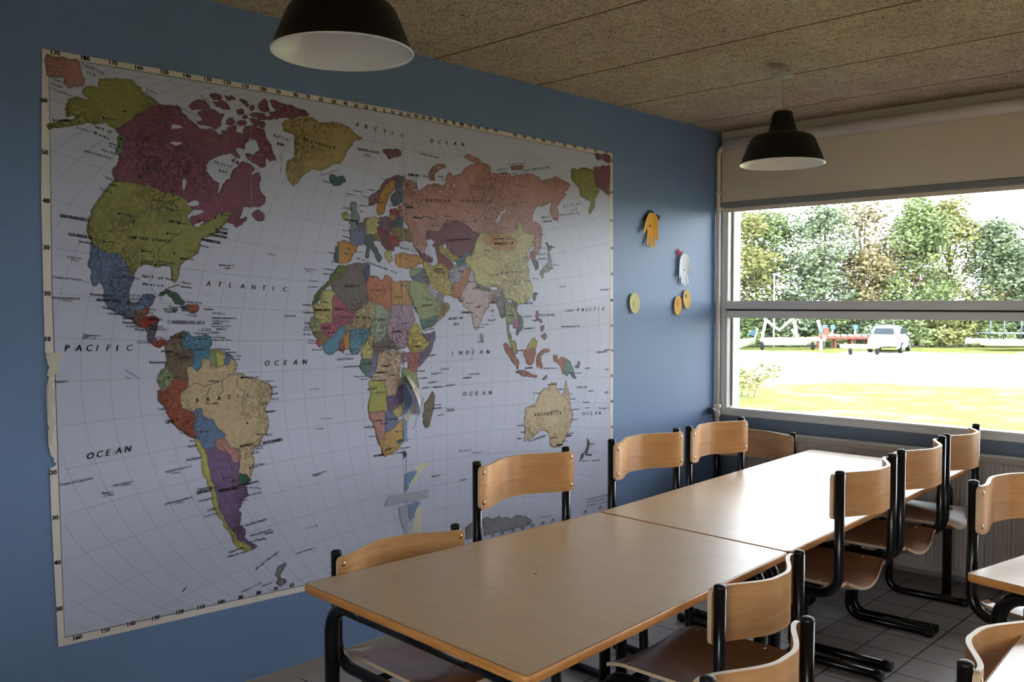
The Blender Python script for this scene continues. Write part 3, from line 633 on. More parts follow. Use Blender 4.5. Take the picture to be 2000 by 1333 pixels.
TEXT = """
PACIFIC|1097,1297,1323,1290|18|si
OCEAN|1157,947,1311,957|18|si
ATLANTIC|1576,1509,1929,1490|15|si
OCEAN|1803,1216,2009,1213|17|si
ARCTIC|2225,2155,2502,2138|15|si
OCEAN|2618,2139,2848,2149|15|si
INDIAN|2742,1217,3003,1215|16|si
OCEAN|2809,1030,3014,1023|16|si
PACIFIC|3613,1405,3854,1411|16|si
OCEAN|3657,866,3825,857|16|si
GREENLAND|2235,2062,2343,2058|9|i
SEA|2267,2041,2299,2040|9|i
Baffin|1852,2065,1919,2057|9|si
BAY|1867,2037,1900,2033|9|si
Hudson|1615,1941,1685,1931|9|si
BAY|1631,1913,1663,1907|9|si
Foxe|1745,2003,1771,1998|7|i
Basin|1738,1988,1766,1983|7|i
Greenland|1982,2067,2133,2049|12|s
(Den)|2016,2045,2065,2037|8|
Davis Strait|1882,1998,1878,1930|6|i
Hudson Strait|1738,1961,1796,1923|6|i
CHUKCHI|1167,2200,1242,2179|7|si
SEA|1181,2177,1209,2169|7|si
Gulf of|1079,2136,1113,2132|6|i
Anadyr|1072,2123,1108,2117|6|i
ST LAWRENCE IS|1065,2110,1132,2095|4|
Prudhoe|1374,2157,1409,2146|6|
Bay|1370,2147,1389,2140|6|
Amundsen Gulf|1475,2119,1552,2092|6|i
McClure|1566,2167,1604,2145|6|i
Bristol Bay|1075,2009,1130,2016|8|
Gulf of|1202,2009,1259,1995|8|si
Alaska|1198,1989,1250,1975|8|si
ALEXANDER|1247,1962,1282,1957|5|
ARCH|1245,1953,1269,1949|5|
QUEEN CHARLOTTE IS|1167,1928,1252,1913|6|
Prince Rupert|1224,1937,1282,1928|7|
Kodiak I|1147,1999,1188,1991|5|
SAN FRANCISCO|1092,1716,1180,1707|9|b
LOS ANGELES|1117,1660,1187,1652|9|b
San Diego|1146,1640,1192,1636|7|
Vancouver|1234,1850,1273,1842|7|
Seattle|1243,1829,1271,1827|7|
Portland|1216,1812,1250,1803|7|
GUADALUPE|1109,1591,1155,1586|5|
(Mex)|1122,1583,1146,1577|5|
Gulf of California|1205,1619,1215,1512|5|i
Tropic of Cancer|1066,1526,1154,1519|7|
Guadalajara|1178,1473,1240,1469|7|
MEXICO CITY|1199,1454,1271,1451|8|b
Acapulco|1217,1432,1258,1422|7|
Tehuantepec|1233,1411,1293,1408|7|
REVILLAGIGEDO IS|1065,1461,1147,1459|6|
(Mex)|1095,1454,1123,1452|5|
Gulf of|1349,1535,1425,1527|9|si
Mexico|1350,1507,1426,1503|9|si
Gulf of|1300,1471,1339,1469|7|i
Campeche|1299,1460,1346,1458|7|i
Veracruz|1299,1447,1338,1445|7|
Yucatan Str|1378,1495,1418,1451|6|i
Florida Strait|1437,1496,1480,1510|6|i
Miami|1430,1527,1456,1524|7|
Nassau|1488,1516,1520,1513|7|
BAHAMAS|1484,1502,1523,1498|6|
HOUSTON|1354,1587,1388,1582|6|
New Orleans|1404,1587,1460,1581|6|
Jacksonville|1481,1599,1533,1596|6|
Charleston|1503,1627,1549,1621|6|
Norfolk|1554,1648,1588,1641|6|
Boston|1633,1714,1662,1709|7|
NEW YORK|1615,1696,1661,1691|9|b
PHILADELPHIA|1591,1686,1660,1677|8|b
WASHINGTON|1562,1666,1632,1658|9|b
Tampico|1319,1529,1340,1526|6|
UNITED STATES|1307,1661,1453,1653|8|s
UNITED|1391,1791,1484,1772|9|s
CHICAGO|1442,1723,1488,1721|7|b
Denver|1301,1734,1324,1732|6|
Dallas|1338,1626,1361,1621|6|
Belize|1363,1425,1395,1422|6|
BELIZE|1361,1412,1384,1410|7|
HONDURAS|1365,1392,1415,1389|7|
GUATEMALA|1280,1395,1322,1392|7|
Guatemala|1280,1382,1328,1380|7|
EL SALVADOR|1293,1369,1345,1366|7|
Managua|1321,1358,1365,1355|7|
NICARAGUA|1372,1357,1427,1355|7|
COSTA RICA|1328,1314,1382,1311|8|
San Jose|1390,1330,1420,1327|7|
Tegucigalpa|1369,1368,1417,1366|6|
CARIBBEAN SEA|1433,1378,1569,1373|11|i
JAMAICA|1418,1426,1458,1423|6|
Kingston|1425,1416,1464,1415|7|
Port au Prince|1440,1433,1504,1430|7|
Santo|1517,1411,1540,1409|6|
Domingo|1504,1404,1541,1401|6|
Santiago de Cuba|1504,1449,1560,1445|7|
San Juan|1566,1424,1602,1423|7|
PUERTO RICO (U S)|1598,1410,1647,1407|5|
ANTIGUA AND BARBUDA|1596,1392,1692,1390|6|
Guadeloupe (Fr)|1599,1382,1662,1380|6|
DOMINICA|1598,1373,1638,1371|6|
Martinique (Fr)|1595,1363,1669,1362|6|
BARBADOS|1613,1353,1653,1351|6|
ST LUCIA|1556,1356,1591,1354|5|
ST VINCENT|1543,1350,1591,1348|5|
GRENADA|1589,1341,1626,1340|6|
NETHERLANDS ANTILLES|1530,1340,1586,1338|5|
Port of Spain|1592,1325,1647,1322|7|
TRINIDAD AND TOBAGO|1593,1315,1675,1313|5|
Georgetown|1616,1282,1664,1279|7|
Paramaribo|1641,1270,1690,1267|7|
French Guiana|1658,1257,1710,1254|6|
Cayenne|1670,1244,1704,1242|7|
Maracaibo|1440,1329,1490,1327|7|
VENEZUELA|1502,1285,1568,1280|7|
COLOMBIA|1462,1258,1518,1256|7|
Medellin|1410,1281,1452,1279|7|
Buenaventura|1369,1245,1430,1243|8|
BRAZIL|1533,1101,1772,1106|13|s
Manaus|1584,1168,1619,1168|7|
Belem|1705,1174,1731,1175|7|
Sao Luis|1742,1173,1779,1174|7|
Fortaleza|1799,1154,1839,1155|8|
Natal|1831,1131,1855,1132|8|
Recife|1832,1105,1860,1106|8|
Maceio|1831,1085,1863,1086|8|
Aracaju|1779,1074,1813,1073|7|
Salvador|1807,1039,1846,1040|8|
Porto Velho|1570,1090,1618,1089|7|
Trujillo|1394,1085,1425,1085|7|
LIMA|1422,1037,1452,1037|11|b
Arequipa|1470,997,1506,996|7|
Arica|1506,964,1529,964|8|
Iquique|1501,947,1534,946|8|
Antofagasta|1492,899,1549,902|8|
DESVENTURADAS IS|1417,868,1513,876|6|
(Chile)|1441,861,1471,861|6|
Sala y Gomez I|1240,847,1309,853|7|
(Chile)|1269,844,1297,845|5|
Easter I|1205,827,1239,828|7|
(Chile)|1209,817,1241,820|6|
JUAN FERNANDEZ IS|1414,758,1513,767|6|
(Chile)|1452,754,1480,757|6|
Valparaiso|1533,790,1580,793|8|
SANTIAGO|1531,776,1584,780|11|b
BUENOS AIRES|1615,771,1692,773|10|b
Concepcion|1535,748,1589,753|8|
Valdivia|1568,709,1604,713|8|
Puerto Montt|1556,690,1612,695|8|
Punta Arenas|1653,543,1708,552|9|
TIERRA DEL FUEGO|1641,529,1727,534|6|
Comodoro Rivadavia|1714,630,1805,639|9|
FALKLAND IS (UK)|1736,589,1828,597|6|
Stanley|1794,585,1833,586|8|
Str of Magellan|1732,566,1801,568|8|
Bahia Blanca|1694,726,1727,727|7|
Mar del Plata|1727,739,1786,743|8|
Montevideo|1721,786,1775,786|8|
Rio de la Plata|1718,773,1782,759|6|i
Porto Alegre|1747,847,1801,848|8|
Curitiba|1743,893,1779,895|8|
Santos|1762,908,1793,909|8|
SAO PAULO|1701,923,1753,926|9|b
RIO DE JANEIRO|1794,924,1876,929|10|b
Vitoria|1804,954,1834,954|7|
PARAGUAY|1616,950,1649,905|6|
ARGENTINA|1598,807,1620,779|5|
GALAPAGOS IS|1286,1225,1334,1192|6|
(Ecu)|1286,1202,1306,1196|5|
Clipperton I|1153,1343,1208,1340|7|
(Fr)|1153,1335,1193,1332|6|
Equator|1066,1199,1106,1199|8|
Tropic of Capricorn|1073,873,1175,881|8|
Drake Passage|1758,460,1856,508|9|si
South Orkney Is|1933,485,2019,490|7|
South Georgia|1972,574,2031,578|6|
Antarctic Circle|1696,387,1778,406|7|
Alexander I|1781,391,1833,398|6|
BARENTS SEA|2494,1985,2605,1987|9|si
KARA|2660,1994,2695,1996|7|i
SEA|2685,1984,2703,1984|7|i
Murmansk|2504,1964,2547,1966|6|
Tromso|2357,1957,2384,1955|6|
Trondheim|2283,1907,2321,1905|6|
Bergen|2259,1877,2290,1876|6|
SHETLAND IS|2213,1895,2263,1894|5|
FAEROE IS|2175,1880,2226,1877|5|
Reykjavik|2069,1919,2115,1914|6|
Denmark Strait|2058,1941,2135,1967|6|i
NORTH|2242,1838,2281,1838|6|i
SEA|2246,1815,2259,1814|6|i
Belfast|2164,1823,2208,1821|6|
Dublin|2154,1798,2179,1796|6|
LONDON|2176,1776,2233,1773|7|b
Stockholm|2334,1860,2379,1857|6|
MOSCOW|2527,1808,2575,1807|8|b
ST PETERSBURG|2480,1849,2527,1849|7|b
Helsinki|2401,1851,2438,1852|6|
Brest|2159,1734,2186,1734|6|
Bordeaux|2159,1710,2199,1707|6|
Bilbao|2157,1694,2182,1692|6|
Lisbon|2093,1644,2125,1641|6|
Madrid|2177,1663,2200,1660|6|
Gibraltar|2101,1609,2139,1607|6|
Casablanca|2066,1579,2119,1576|6|
Marrakech|2068,1559,2106,1558|6|
MEDITERRANEAN SEA|2227,1626,2437,1569|7|si
BLACK SEA|2451,1678,2541,1665|7|si
RUSSIAN|2597,1884,2742,1894|11|s
FEDERATION|2795,1898,2999,1913|11|s
LAPTEV|3022,2060,3105,2071|9|si
SEA|3116,2051,3156,2058|9|si
EAST SIBERIAN SEA|3204,2074,3400,2114|9|i
BERING|3504,1927,3649,1956|10|si
SEA|3553,1907,3612,1922|10|si
SEA OF|3340,1861,3395,1870|9|i
OKHOTSK|3348,1842,3415,1849|9|i
SEA OF|3310,1683,3374,1688|7|i
JAPAN|3310,1660,3374,1664|7|i
NEW SIBERIAN ISLANDS|3101,2095,3220,2114|6|
FRANZ JOSEF LAND|2563,2083,2672,2076|7|
Norilsk|2858,1976,2890,1979|6|
Yakutsk|3168,1997,3220,2004|7|
Aleutian Is|3477,1884,3621,1906|8|
MONGOLIA|3012,1717,3145,1728|10|s
KAZAKHSTAN|2717,1721,2857,1733|8|
CHINA|2992,1571,3160,1595|10|s
Ulaanbaatar|3006,1743,3078,1748|7|
TEHRAN|2644,1592,2689,1593|7|b
IRAN|2646,1577,2707,1582|8|s
KABUL|2785,1586,2816,1587|6|
ARABIAN|2721,1374,2810,1377|10|si
SEA|2752,1349,2784,1350|10|si
Bay|2986,1409,3011,1411|8|i
of|2994,1387,3005,1388|8|i
Bengal|2969,1365,3025,1368|8|si
MUMBAI|2801,1402,2853,1404|7|b
KARACHI|2784,1455,2816,1456|6|b
DELHI|2886,1516,2913,1518|7|b
Kolkata|2988,1449,3025,1451|7|
Colombo|2924,1346,2974,1347|7|
INDIA|2886,1422,2935,1433|9|s
HONG KONG|3211,1443,3277,1444|7|b
TAIWAN|3202,1480,3220,1481|6|
Taipei|3294,1493,3319,1494|6|
MANILA|3272,1361,3307,1361|6|b
PHILIPPINES|3326,1384,3442,1385|9|s
BANGKOK|3106,1387,3148,1387|6|b
HO CHI MINH CITY|3208,1322,3288,1323|7|b
South China Sea|3214,1380,3263,1382|7|i
SINGAPORE|3160,1218,3208,1217|7|b
JAKARTA|3160,1114,3184,1114|7|b
INDONESIA|3220,1132,3276,1132|7|
Java Sea|3220,1132,3276,1131|6|i
Timor|3345,1123,3462,1120|7|
PAPUA NEW GUINEA|3549,1088,3646,1084|7|
SOLOMON IS|3678,1106,3720,1106|7|
GUAM|3515,1405,3576,1407|8|
MARSHALL IS|3488,1325,3631,1327|8|
WAKE I|3802,1513,3883,1518|8|
KIRIBATI|3774,1185,3863,1186|8|
NAURU|3840,1196,3885,1197|8|
TUVALU|3841,1090,3875,1091|8|
Minami Tori Shima|3474,1527,3521,1530|7|
CORAL SEA|3604,1011,3696,1007|9|i
VANUATU|3703,986,3750,984|8|
FIJI|3839,967,3873,969|8|
NEW CALEDONIA|3663,929,3710,927|7|
Noumea|3680,900,3716,899|7|
Tonga Is|3784,889,3881,882|9|
AUSTRALIA|3288,895,3499,886|13|s
Darwin|3419,1039,3452,1039|8|
Cairns|3550,984,3572,983|8|
Townsville|3553,956,3598,954|8|
Rockhampton|3569,901,3634,898|8|
Brisbane|3572,849,3618,847|8|
Newcastle|3534,782,3587,779|8|
SYDNEY|3525,767,3570,766|9|b
Canberra|3491,746,3538,744|8|
MELBOURNE|3453,730,3500,728|8|b
Adelaide|3410,771,3447,771|8|
Perth|3192,823,3215,821|8|
Albany|3161,796,3198,794|7|
Geraldton|3167,858,3212,855|7|
Port Hedland|3255,942,3299,940|7|
Broome|3279,1005,3329,1003|7|
Alice Springs|3416,906,3468,904|7|
Great Australian Bight|3238,772,3368,788|9|i
Auckland|3717,707,3754,705|8|
Wellington|3694,651,3734,647|8|
Christchurch|3645,626,3704,621|8|
NEW ZEALAND|3738,615,3803,612|8|
Gulf of Carpentaria|3462,1012,3505,1011|7|i
ALGERIA|2166,1510,2241,1513|9|s
LIBYA|2297,1496,2375,1497|9|s
EGYPT|2418,1469,2479,1469|8|s
SUDAN|2403,1323,2454,1324|9|s
MAURITANIA|2027,1417,2095,1417|8|s
MALI|2120,1420,2184,1419|9|s
NIGER|2222,1386,2299,1382|9|s
CHAD|2316,1374,2376,1374|9|s
CENTRAL AFRICAN REP|2326,1264,2407,1263|6|
ETHIOPIA|2510,1259,2563,1260|7|
CONGO|2341,1183,2395,1182|9|s
ZAIRE|2390,1143,2418,1143|6|
Timbuktu|2142,1390,2193,1390|6|
Niamey|2190,1352,2222,1352|6|
Bamako|2060,1350,2101,1347|6|
Tindouf|2060,1448,2090,1449|6|
Nouadhibou|1971,1439,2014,1437|7|
Nouakchott|1971,1409,2019,1408|7|
Dakar|1978,1370,2005,1366|7|
Banjul|1982,1353,2009,1349|6|
Bissau|1974,1344,2009,1341|6|
CAPE VERDE IS|1970,1326,2013,1324|5|
Conakry|1993,1303,2032,1300|6|
Freetown|1991,1293,2034,1290|6|
Monrovia|2012,1265,2058,1264|6|
Accra|2137,1262,2162,1261|6|
Lagos|2187,1252,2212,1252|6|
Port Harcourt|2166,1241,2221,1240|6|
Gulf of Guinea|2126,1221,2208,1222|9|i
SAO TOME AND PRINCIPE|2160,1191,2236,1190|6|
Libreville|2255,1198,2296,1198|6|
Pointe Noire|2211,1149,2272,1148|6|
Cabinda|2237,1137,2276,1136|6|
Luanda|2300,1098,2327,1098|6|
ANGOLA|2315,1076,2358,1075|7|
KINSHASA|2318,1158,2370,1158|7|b
Luanda|2305,1128,2379,1125|7|b
Walvis Bay|2257,938,2310,937|8|
Luderitz|2281,899,2321,897|7|
NAMIBIA|2310,960,2353,958|7|
Windhoek|2343,945,2384,944|6|
BOTSWANA|2371,960,2430,957|7|
CAPE TOWN|2303,814,2354,813|8|b
Durban|2446,831,2498,831|7|
Port Elizabeth|2420,814,2462,813|6|
SOUTH AFRICA|2365,833,2411,839|6|
Mogadishu|2602,1217,2647,1219|7|
Mombasa|2543,1153,2585,1153|7|
SEYCHELLES|2675,1153,2726,1155|7|
AMIRANTE IS|2619,1136,2682,1138|7|
ALDABRA IS|2602,1099,2659,1101|7|
Dar es Salaam|2538,1122,2599,1122|7|
COMOROS|2567,1078,2606,1078|7|
FARQUHAR IS|2631,1076,2684,1077|7|
AGALEGA IS|2705,1080,2762,1081|7|
Antananarivo|2631,1000,2679,999|7|
MADAGASCAR|2626,984,2679,984|7|
Port Louis|2710,976,2754,976|7|
MAURITIUS|2712,966,2756,967|6|
Reunion|2656,952,2692,956|7|
Mozambique Channel|2522,908,2579,1038|7|si
CHAGOS ARCH|2810,1107,2861,1107|7|
British Indian|2847,1122,2916,1122|7|
Bouvet Is|2785,780,2857,777|8|
Crozet Is|2868,759,2931,757|8|
MALDIVES|2866,1186,2875,1245|7|
Tristan da Cunha|2006,778,2073,785|6|
Prince Edward Is|2622,686,2675,687|8|
Kerguelen|2790,646,2834,648|8|
Antarctic Circle|3325,389,3416,378|8|
Population over 5 million|3700,418,3880,416|8|
1 to 5 million inhabitants|3700,401,3846,398|8|
under 1 million|3695,383,3891,378|8|
ARABIAN GULF|2619,1522,2654,1481|6|i
RED SEA|2502,1473,2545,1396|8|si
SAUDI ARABIA|2564,1433,2628,1438|7|
Riyadh|2569,1466,2594,1470|6|
YEMEN|2593,1363,2628,1369|6|
OMAN|2679,1413,2704,1425|6|
Gulf of Aden|2578,1325,2638,1335|7|i
Bermuda Is|1627,1580,1685,1579|7|
(U K)|1645,1570,1671,1569|6|
Azores|1822,1628,1851,1625|6|
Ascension I|1999,1111,2044,1112|6|
Madeira Is|1978,1577,2035,1574|6|
(Port)|1988,1568,2019,1565|6|
Canary Is|2001,1531,2046,1531|6|
Las Palmas|1995,1507,2042,1508|7|
Cape Verde|1890,1397,1940,1396|7|
Trindade|2021,957,2064,955|6|
St Helena|2048,993,2102,992|6|
Gough I|2006,774,2046,775|6|
"""
BORDER_NUMBERS = "170,1090,2222 180,1180,2223 170,1268,2225 160,1352,2225 150,1439,2227 140,1519,2228 130,1596,2230 120,1670,2231 110,1741,2231 100,1814,2232 90,1875,2233 80,1950,2234 70,2004,2236 60,2063,2235 50,2122,2236 40,2177,2238 30,2229,2237 20,2278,2238 10,2324,2238 0,2371,2239 10,2417,2239 20,2458,2239 30,2499,2240 40,2541,2242 50,2582,2242 60,2622,2243 70,2665,2243 80,2710,2243 90,2758,2243 100,2808,2244 110,2857,2244 120,2907,2243 130,2962,2244 140,3022,2245 150,3152,2242 160,3216,2243 170,3282,2244 180,3352,2243 170,3424,2242 160,3512,2241 150,3590,2242 140,3673,2242 130,3758,2242 120,3848,2241 70,3893,2205 60,3894,2039 50,3895,1889 40,3898,1742 30,3900,1604 20,3902,1465 10,3903,1329 0,3908,1195 10,3907,1059 20,3907,921 30,3905,783 40,3906,643 60,1052,2071 50,1051,1913 40,1051,1764 30,1050,1620 20,1049,1478 10,1050,1337 10,1054,1060 20,1056,919 30,1059,776 40,1062,633 50,1065,485 160,1121,379 150,1210,379 140,1294,379 130,1378,378 120,1464,377 110,1543,375 100,1620,375 90,1695,374 80,1769,373 70,1840,372 60,1911,370 110,2998,360 120,3062,359 130,3135,358 140,3203,358 150,3275,358 160,3350,358 170,3426,358 180,3510,356 170,3684,358 160,3808,360"
CITIES = [(61.2,-149.9),(64.8,-147.7),(58.3,-134.4),(49.9,-97.1),(51,-114),(53.5,-113.5),(45.5,-73.6),(43.7,-79.4),(46.8,-71.2),(41.9,-87.6),(39.7,-105),(40.8,-111.9),(33.4,-112),(32.8,-96.8),(29.8,-95.4),(30,-90),(33.7,-84.4),(38.6,-90.2),(45,-93.2),(42.4,-71),(25.7,-100.3),(20.7,-103.3),(19.4,-99.1),(19.2,-96.1),(4.6,-74),(6.2,-75.6),(10.5,-66.9),(-0.2,-78.5),(-12,-77),(-16.5,-68.1),(-15.8,-47.9),(-19.9,-43.9),(-12.9,-38.5),(-1.4,-48.5),(-23.5,-46.6),(-30,-51.2),(-31.4,-64.2),(-32.9,-60.7),(-34.6,-58.4),(-34.9,-56.2),(-33.4,-70.7),(64.1,-21.9),(51.5,-0.1),(48.9,2.3),(40.4,-3.7),(41.4,2.1),(41.9,12.5),(52.5,13.4),(52.2,21),(50.4,30.5),(55.7,37.6),(59.9,30.3),(56.3,44),(55.8,49.1),(53.2,50.2),(56.8,60.6),(55.2,61.4),(55,73.4),(55,82.9),(56,92.9),(52.3,104.3),(62,129.7),(48.5,135),(43.1,131.9),(43.3,76.9),(41.3,69.2),(35.7,51.4),(33.3,44.4),(41,29),(39.9,32.9),(30,31.2),(24.7,46.7),(21.5,39.2),(15.6,32.5),(9,38.7),(36.7,3),(33.6,-7.6),(32.9,13.2),(12.6,-8),(6.5,3.4),(5.6,-0.2),(12,8.5),(4,9.7),(-4.3,15.3),(-1.3,36.8),(-8.8,13.2),(-26.2,28),(-29.8,31),(-33.9,18.4),(-18.9,47.5),(24.9,67),(31.5,74.3),(28.6,77.2),(22.6,88.4),(19,72.9),(13,80.2),(12.9,77.6),(17.4,78.5),(23,72.6),(6.9,79.9),(16.8,96.2),(13.7,100.5),(21,105.8),(10.8,106.7),(3.1,101.7),(1.3,103.8),(-6.2,106.8),(-7.2,112.7),(14.6,121),(22.3,114.2),(23.1,113.3),(31.2,121.5),(30.6,114.3),(29.6,106.5),(30.7,104),(34.3,108.9),(39.9,116.4),(41.8,123.4),(45.8,126.5),(43.8,87.6),(29.6,91.1),(47.9,106.9),(37.5,127),(35.7,139.7),(34.7,135.5),(43,141.3),(25,121.5),(-12.4,130.8),(-31.9,115.9),(-34.9,138.6),(-37.8,145),(-33.9,151.2),(-27.5,153),(-23.7,133.9),(-36.8,174.8),(-41.3,174.8)]

PAL = dict(sea=(206, 211, 224), mar=(160, 92, 118), oli=(172, 172, 96), grn=(200, 174, 112), pnk=(212, 148, 140), pnk2=(216, 108, 112),
    gre=(118, 170, 120), blu=(112, 142, 190), brn=(140, 118, 98), rst=(192, 96, 70), red=(196, 60, 50), slt=(112, 116, 138), pur=(138, 108, 158),
    tea=(70, 120, 100), tea2=(76, 116, 120), tea3=(92, 138, 132), cya=(92, 160, 200), lgr=(158, 184, 132), lgr2=(168, 182, 120), lgr3=(178, 196, 172),
    yel=(222, 212, 110), yel2=(220, 208, 128), yel3=(200, 182, 70), yel4=(222, 200, 86), tan=(230, 202, 156), org=(228, 160, 60), org2=(224, 160, 84),
    org3=(220, 132, 80), lcy=(142, 166, 170), lbl=(128, 136, 184), pur2=(132, 88, 122), brg=(160, 136, 62), red2=(160, 48, 56), mar2=(138, 62, 80),
    olv=(166, 144, 64), lav=(170, 168, 190), lpk=(216, 190, 192), gry=(142, 136, 152), mag=(200, 110, 170), mag2=(196, 92, 128), ltn=(208, 184, 140),
    brn2=(166, 142, 92), brn3=(188, 184, 206), ogn=(112, 130, 48), bwn=(128, 114, 108), blu2=(84, 100, 150), orr=(222, 128, 84), mve=(192, 156, 190),
    lbr=(224, 190, 160), ylg=(200, 196, 92), yor=(222, 178, 98), gry2=(166, 164, 172))
map_mats, map_index = [], {}
def map_mat(key, m):
    if key not in map_index:
        map_index[key] = len(map_mats); map_mats.append(m)
    return map_index[key]
def land_mat(name, rgb):
    g_ = sum(rgb) / 3; rgb = tuple((0.86 * c_ + 0.14 * g_) * (1.0 if name == 'sea' else 0.92) for c_ in rgb)
    m = mat('print_' + name, rgb, 0.42, 0.35)
    v = coords(m)
    if name != 'sea':
        n1 = noise_tex(m, v, 30, 4, 0.6, 1.8)
        rid = ramp(m, n1, [(0.40, (255, 255, 255)), (0.475, (190, 176, 166)), (0.50, (92, 76, 70)), (0.525, (200, 188, 178)), (0.60, (255, 255, 255))])
        msk = N(m, 'ShaderNodeMapRange'); L(m, noise_tex(m, v, 3.4, 2), msk.inputs['Value'])
        msk.inputs['From Min'].default_value = 0.42; msk.inputs['From Max'].default_value = 0.60; msk.inputs['To Min'].default_value = 0.22; msk.inputs['To Max'].default_value = 0.95
        c = mixc(m, msk.outputs[0], lin(rgb), rid, 'MULTIPLY')
        c = mixc(m, 0.25, c, ramp(m, noise_tex(m, v, 60, 3), [(0.3, (160, 150, 140)), (0.7, (255, 255, 255))]), 'MULTIPLY')
        L(m, c, bsdf(m).inputs['Base Color'])
    else:
        c = mixc(m, noise_tex(m, v, 0.9, 3), lin((192, 194, 216)), lin((203, 204, 224)))
        L(m, c, bsdf(m).inputs['Base Color'])
    bump(m, noise_tex(m, coords(m, (1, 1, 0.15)), 7, 2), 0.25, 0.004)
    return m
I_SEA = map_mat('sea', land_mat('sea', PAL['sea']))
I_BORD = map_mat('margin', mat('print_margin', (232, 222, 214), 0.45, 0.3))
I_INK = map_mat('ink', mat('print_ink', (40, 38, 44), 0.5, 0.3))
I_INK2 = map_mat('ink2', mat('print_ink_soft', (66, 66, 78), 0.5, 0.3))
I_GRAT = map_mat('grat', mat('print_graticule', (158, 164, 182), 0.5, 0.3))
I_EDGE = map_mat('coast', mat('print_coastline', (92, 84, 88), 0.5, 0.3))
I_RIV = map_mat('river', mat('print_river', (76, 72, 96), 0.5, 0.3))

mbm = bmesh.new()
X0, X1 = 0.0006, 0.0022
ID = Vector((0, 0, 0))
def flat(pts, x, mi, bm=None):
    """filled polygon in the wall plane; pts in metres (y, z)"""
    bm = bm or mbm
    vs3 = [Vector((0, p[0], p[1])) for p in pts]
    tris = tessellate_polygon([[Vector((p[0], p[1], 0)) for p in pts]])
    bv = [bm.verts.new((x, p[0], p[1])) for p in pts]
    for t_ in tris:
        try:
            f = bm.faces.new([bv[i] for i in t_]); f.normal_update()
            if f.normal.x < 0: f.normal_flip()
            f.material_index = mi
        except ValueError: pass
def strip(pts, w, x, mi, closed=False):
    P = [Vector((p[0], p[1])) for p in pts]
    if closed: P = P + [P[0]]
    prev = None
    for i, p in enumerate(P):
        a = P[i - 1] if i else (P[-2] if closed else p); b = P[i + 1] if i < len(P) - 1 else (P[1] if closed else p)
        d = (b - a)
        if d.length < 1e-7: continue
        d.normalize(); nn = Vector((-d.y, d.x)) * w / 2
        q = (mbm.verts.new((x, p.x + nn.x, p.y + nn.y)), mbm.verts.new((x, p.x - nn.x, p.y - nn.y)))
        if prev:
            f = mbm.faces.new((prev[0], prev[1], q[1], q[0])); f.normal_update()
            if f.normal.x < 0: f.normal_flip()
            f.material_index = mi
        prev = q
rnd = random.Random(7)
def rough_poly(pts, amp=0.13):
    """split every side twice with a small jitter so coasts are ragged"""
    for it in range(2):
        out = []
        for i, p in enumerate(pts):
            q = pts[(i + 1) % len(pts)]
            d = math.hypot(q[0] - p[0], q[1] - p[1])
            out.append(p)
            if d > 0.006:
                k = max(-1, min(1, rnd.gauss(0, 0.6))) * amp * min(d, 0.05)
                out.append(((p[0] + q[0]) / 2 - (q[1] - p[1]) / d * k, (p[1] + q[1]) / 2 + (q[0] - p[0]) / d * k))
        pts = out
    return pts
def parse(block):
    for line in block.strip().splitlines():
        c, *t_ = line.split()
        yield c, [(int(a) / 1000, int(b) / 1000) for a, b in (s.split(',') for s in t_)]

# the sheet, with its torn and curled left edge
sheet = [(1.050, 2.228), (1.038, 1.78), (1.039, 1.436), (1.040, 1.296), (1.045, 1.284), (1.041, 1.277), (1.054, 1.267), (1.056, 1.257), (1.044, 1.231), (1.052, 1.226),
         (1.041, 1.184), (1.042, 1.102), (1.044, 1.006), (1.051, 0.971), (1.060, 0.963), (1.058, 0.951), (1.068, 0.945), (1.059, 0.936), (1.047, 0.933), (1.048, 0.796),
         (1.061, 0.363), (2.4, 0.318), (3.919, 0.311), (3.916, 1.3), (3.905, 2.247), (2.4, 2.252)]
flat(sheet, X1, I_BORD)
# sheet thickness against the wall
for i in range(len(sheet)):
    a, b = sheet[i], sheet[(i + 1) % len(sheet)]
    q = [mbm.verts.new(p) for p in ((X0, a[0], a[1]), (X0, b[0], b[1]), (X1, b[0], b[1]), (X1, a[0], a[1]))]
    mbm.faces.new(q).material_index = I_BORD
LV = 0.0002
IN = [(1.069, 2.209), (1.064, 1.5), (1.072, 0.9), (1.080, 0.389), (2.4, 0.340), (3.892, 0.329), (3.889, 1.3), (3.879, 2.225), (2.4, 2.232)]
flat(IN, X1 + LV, I_SEA)
strip(IN, 0.0022, X1 + 2 * LV, I_INK2, True)
def inside(y, z):
    r = False
    for i in range(len(IN)):
        a, b = IN[i], IN[(i + 1) % len(IN)]
        if (a[1] > z) != (b[1] > z) and y < (b[0] - a[0]) * (z - a[1]) / (b[1] - a[1]) + a[0]: r = not r
    return r
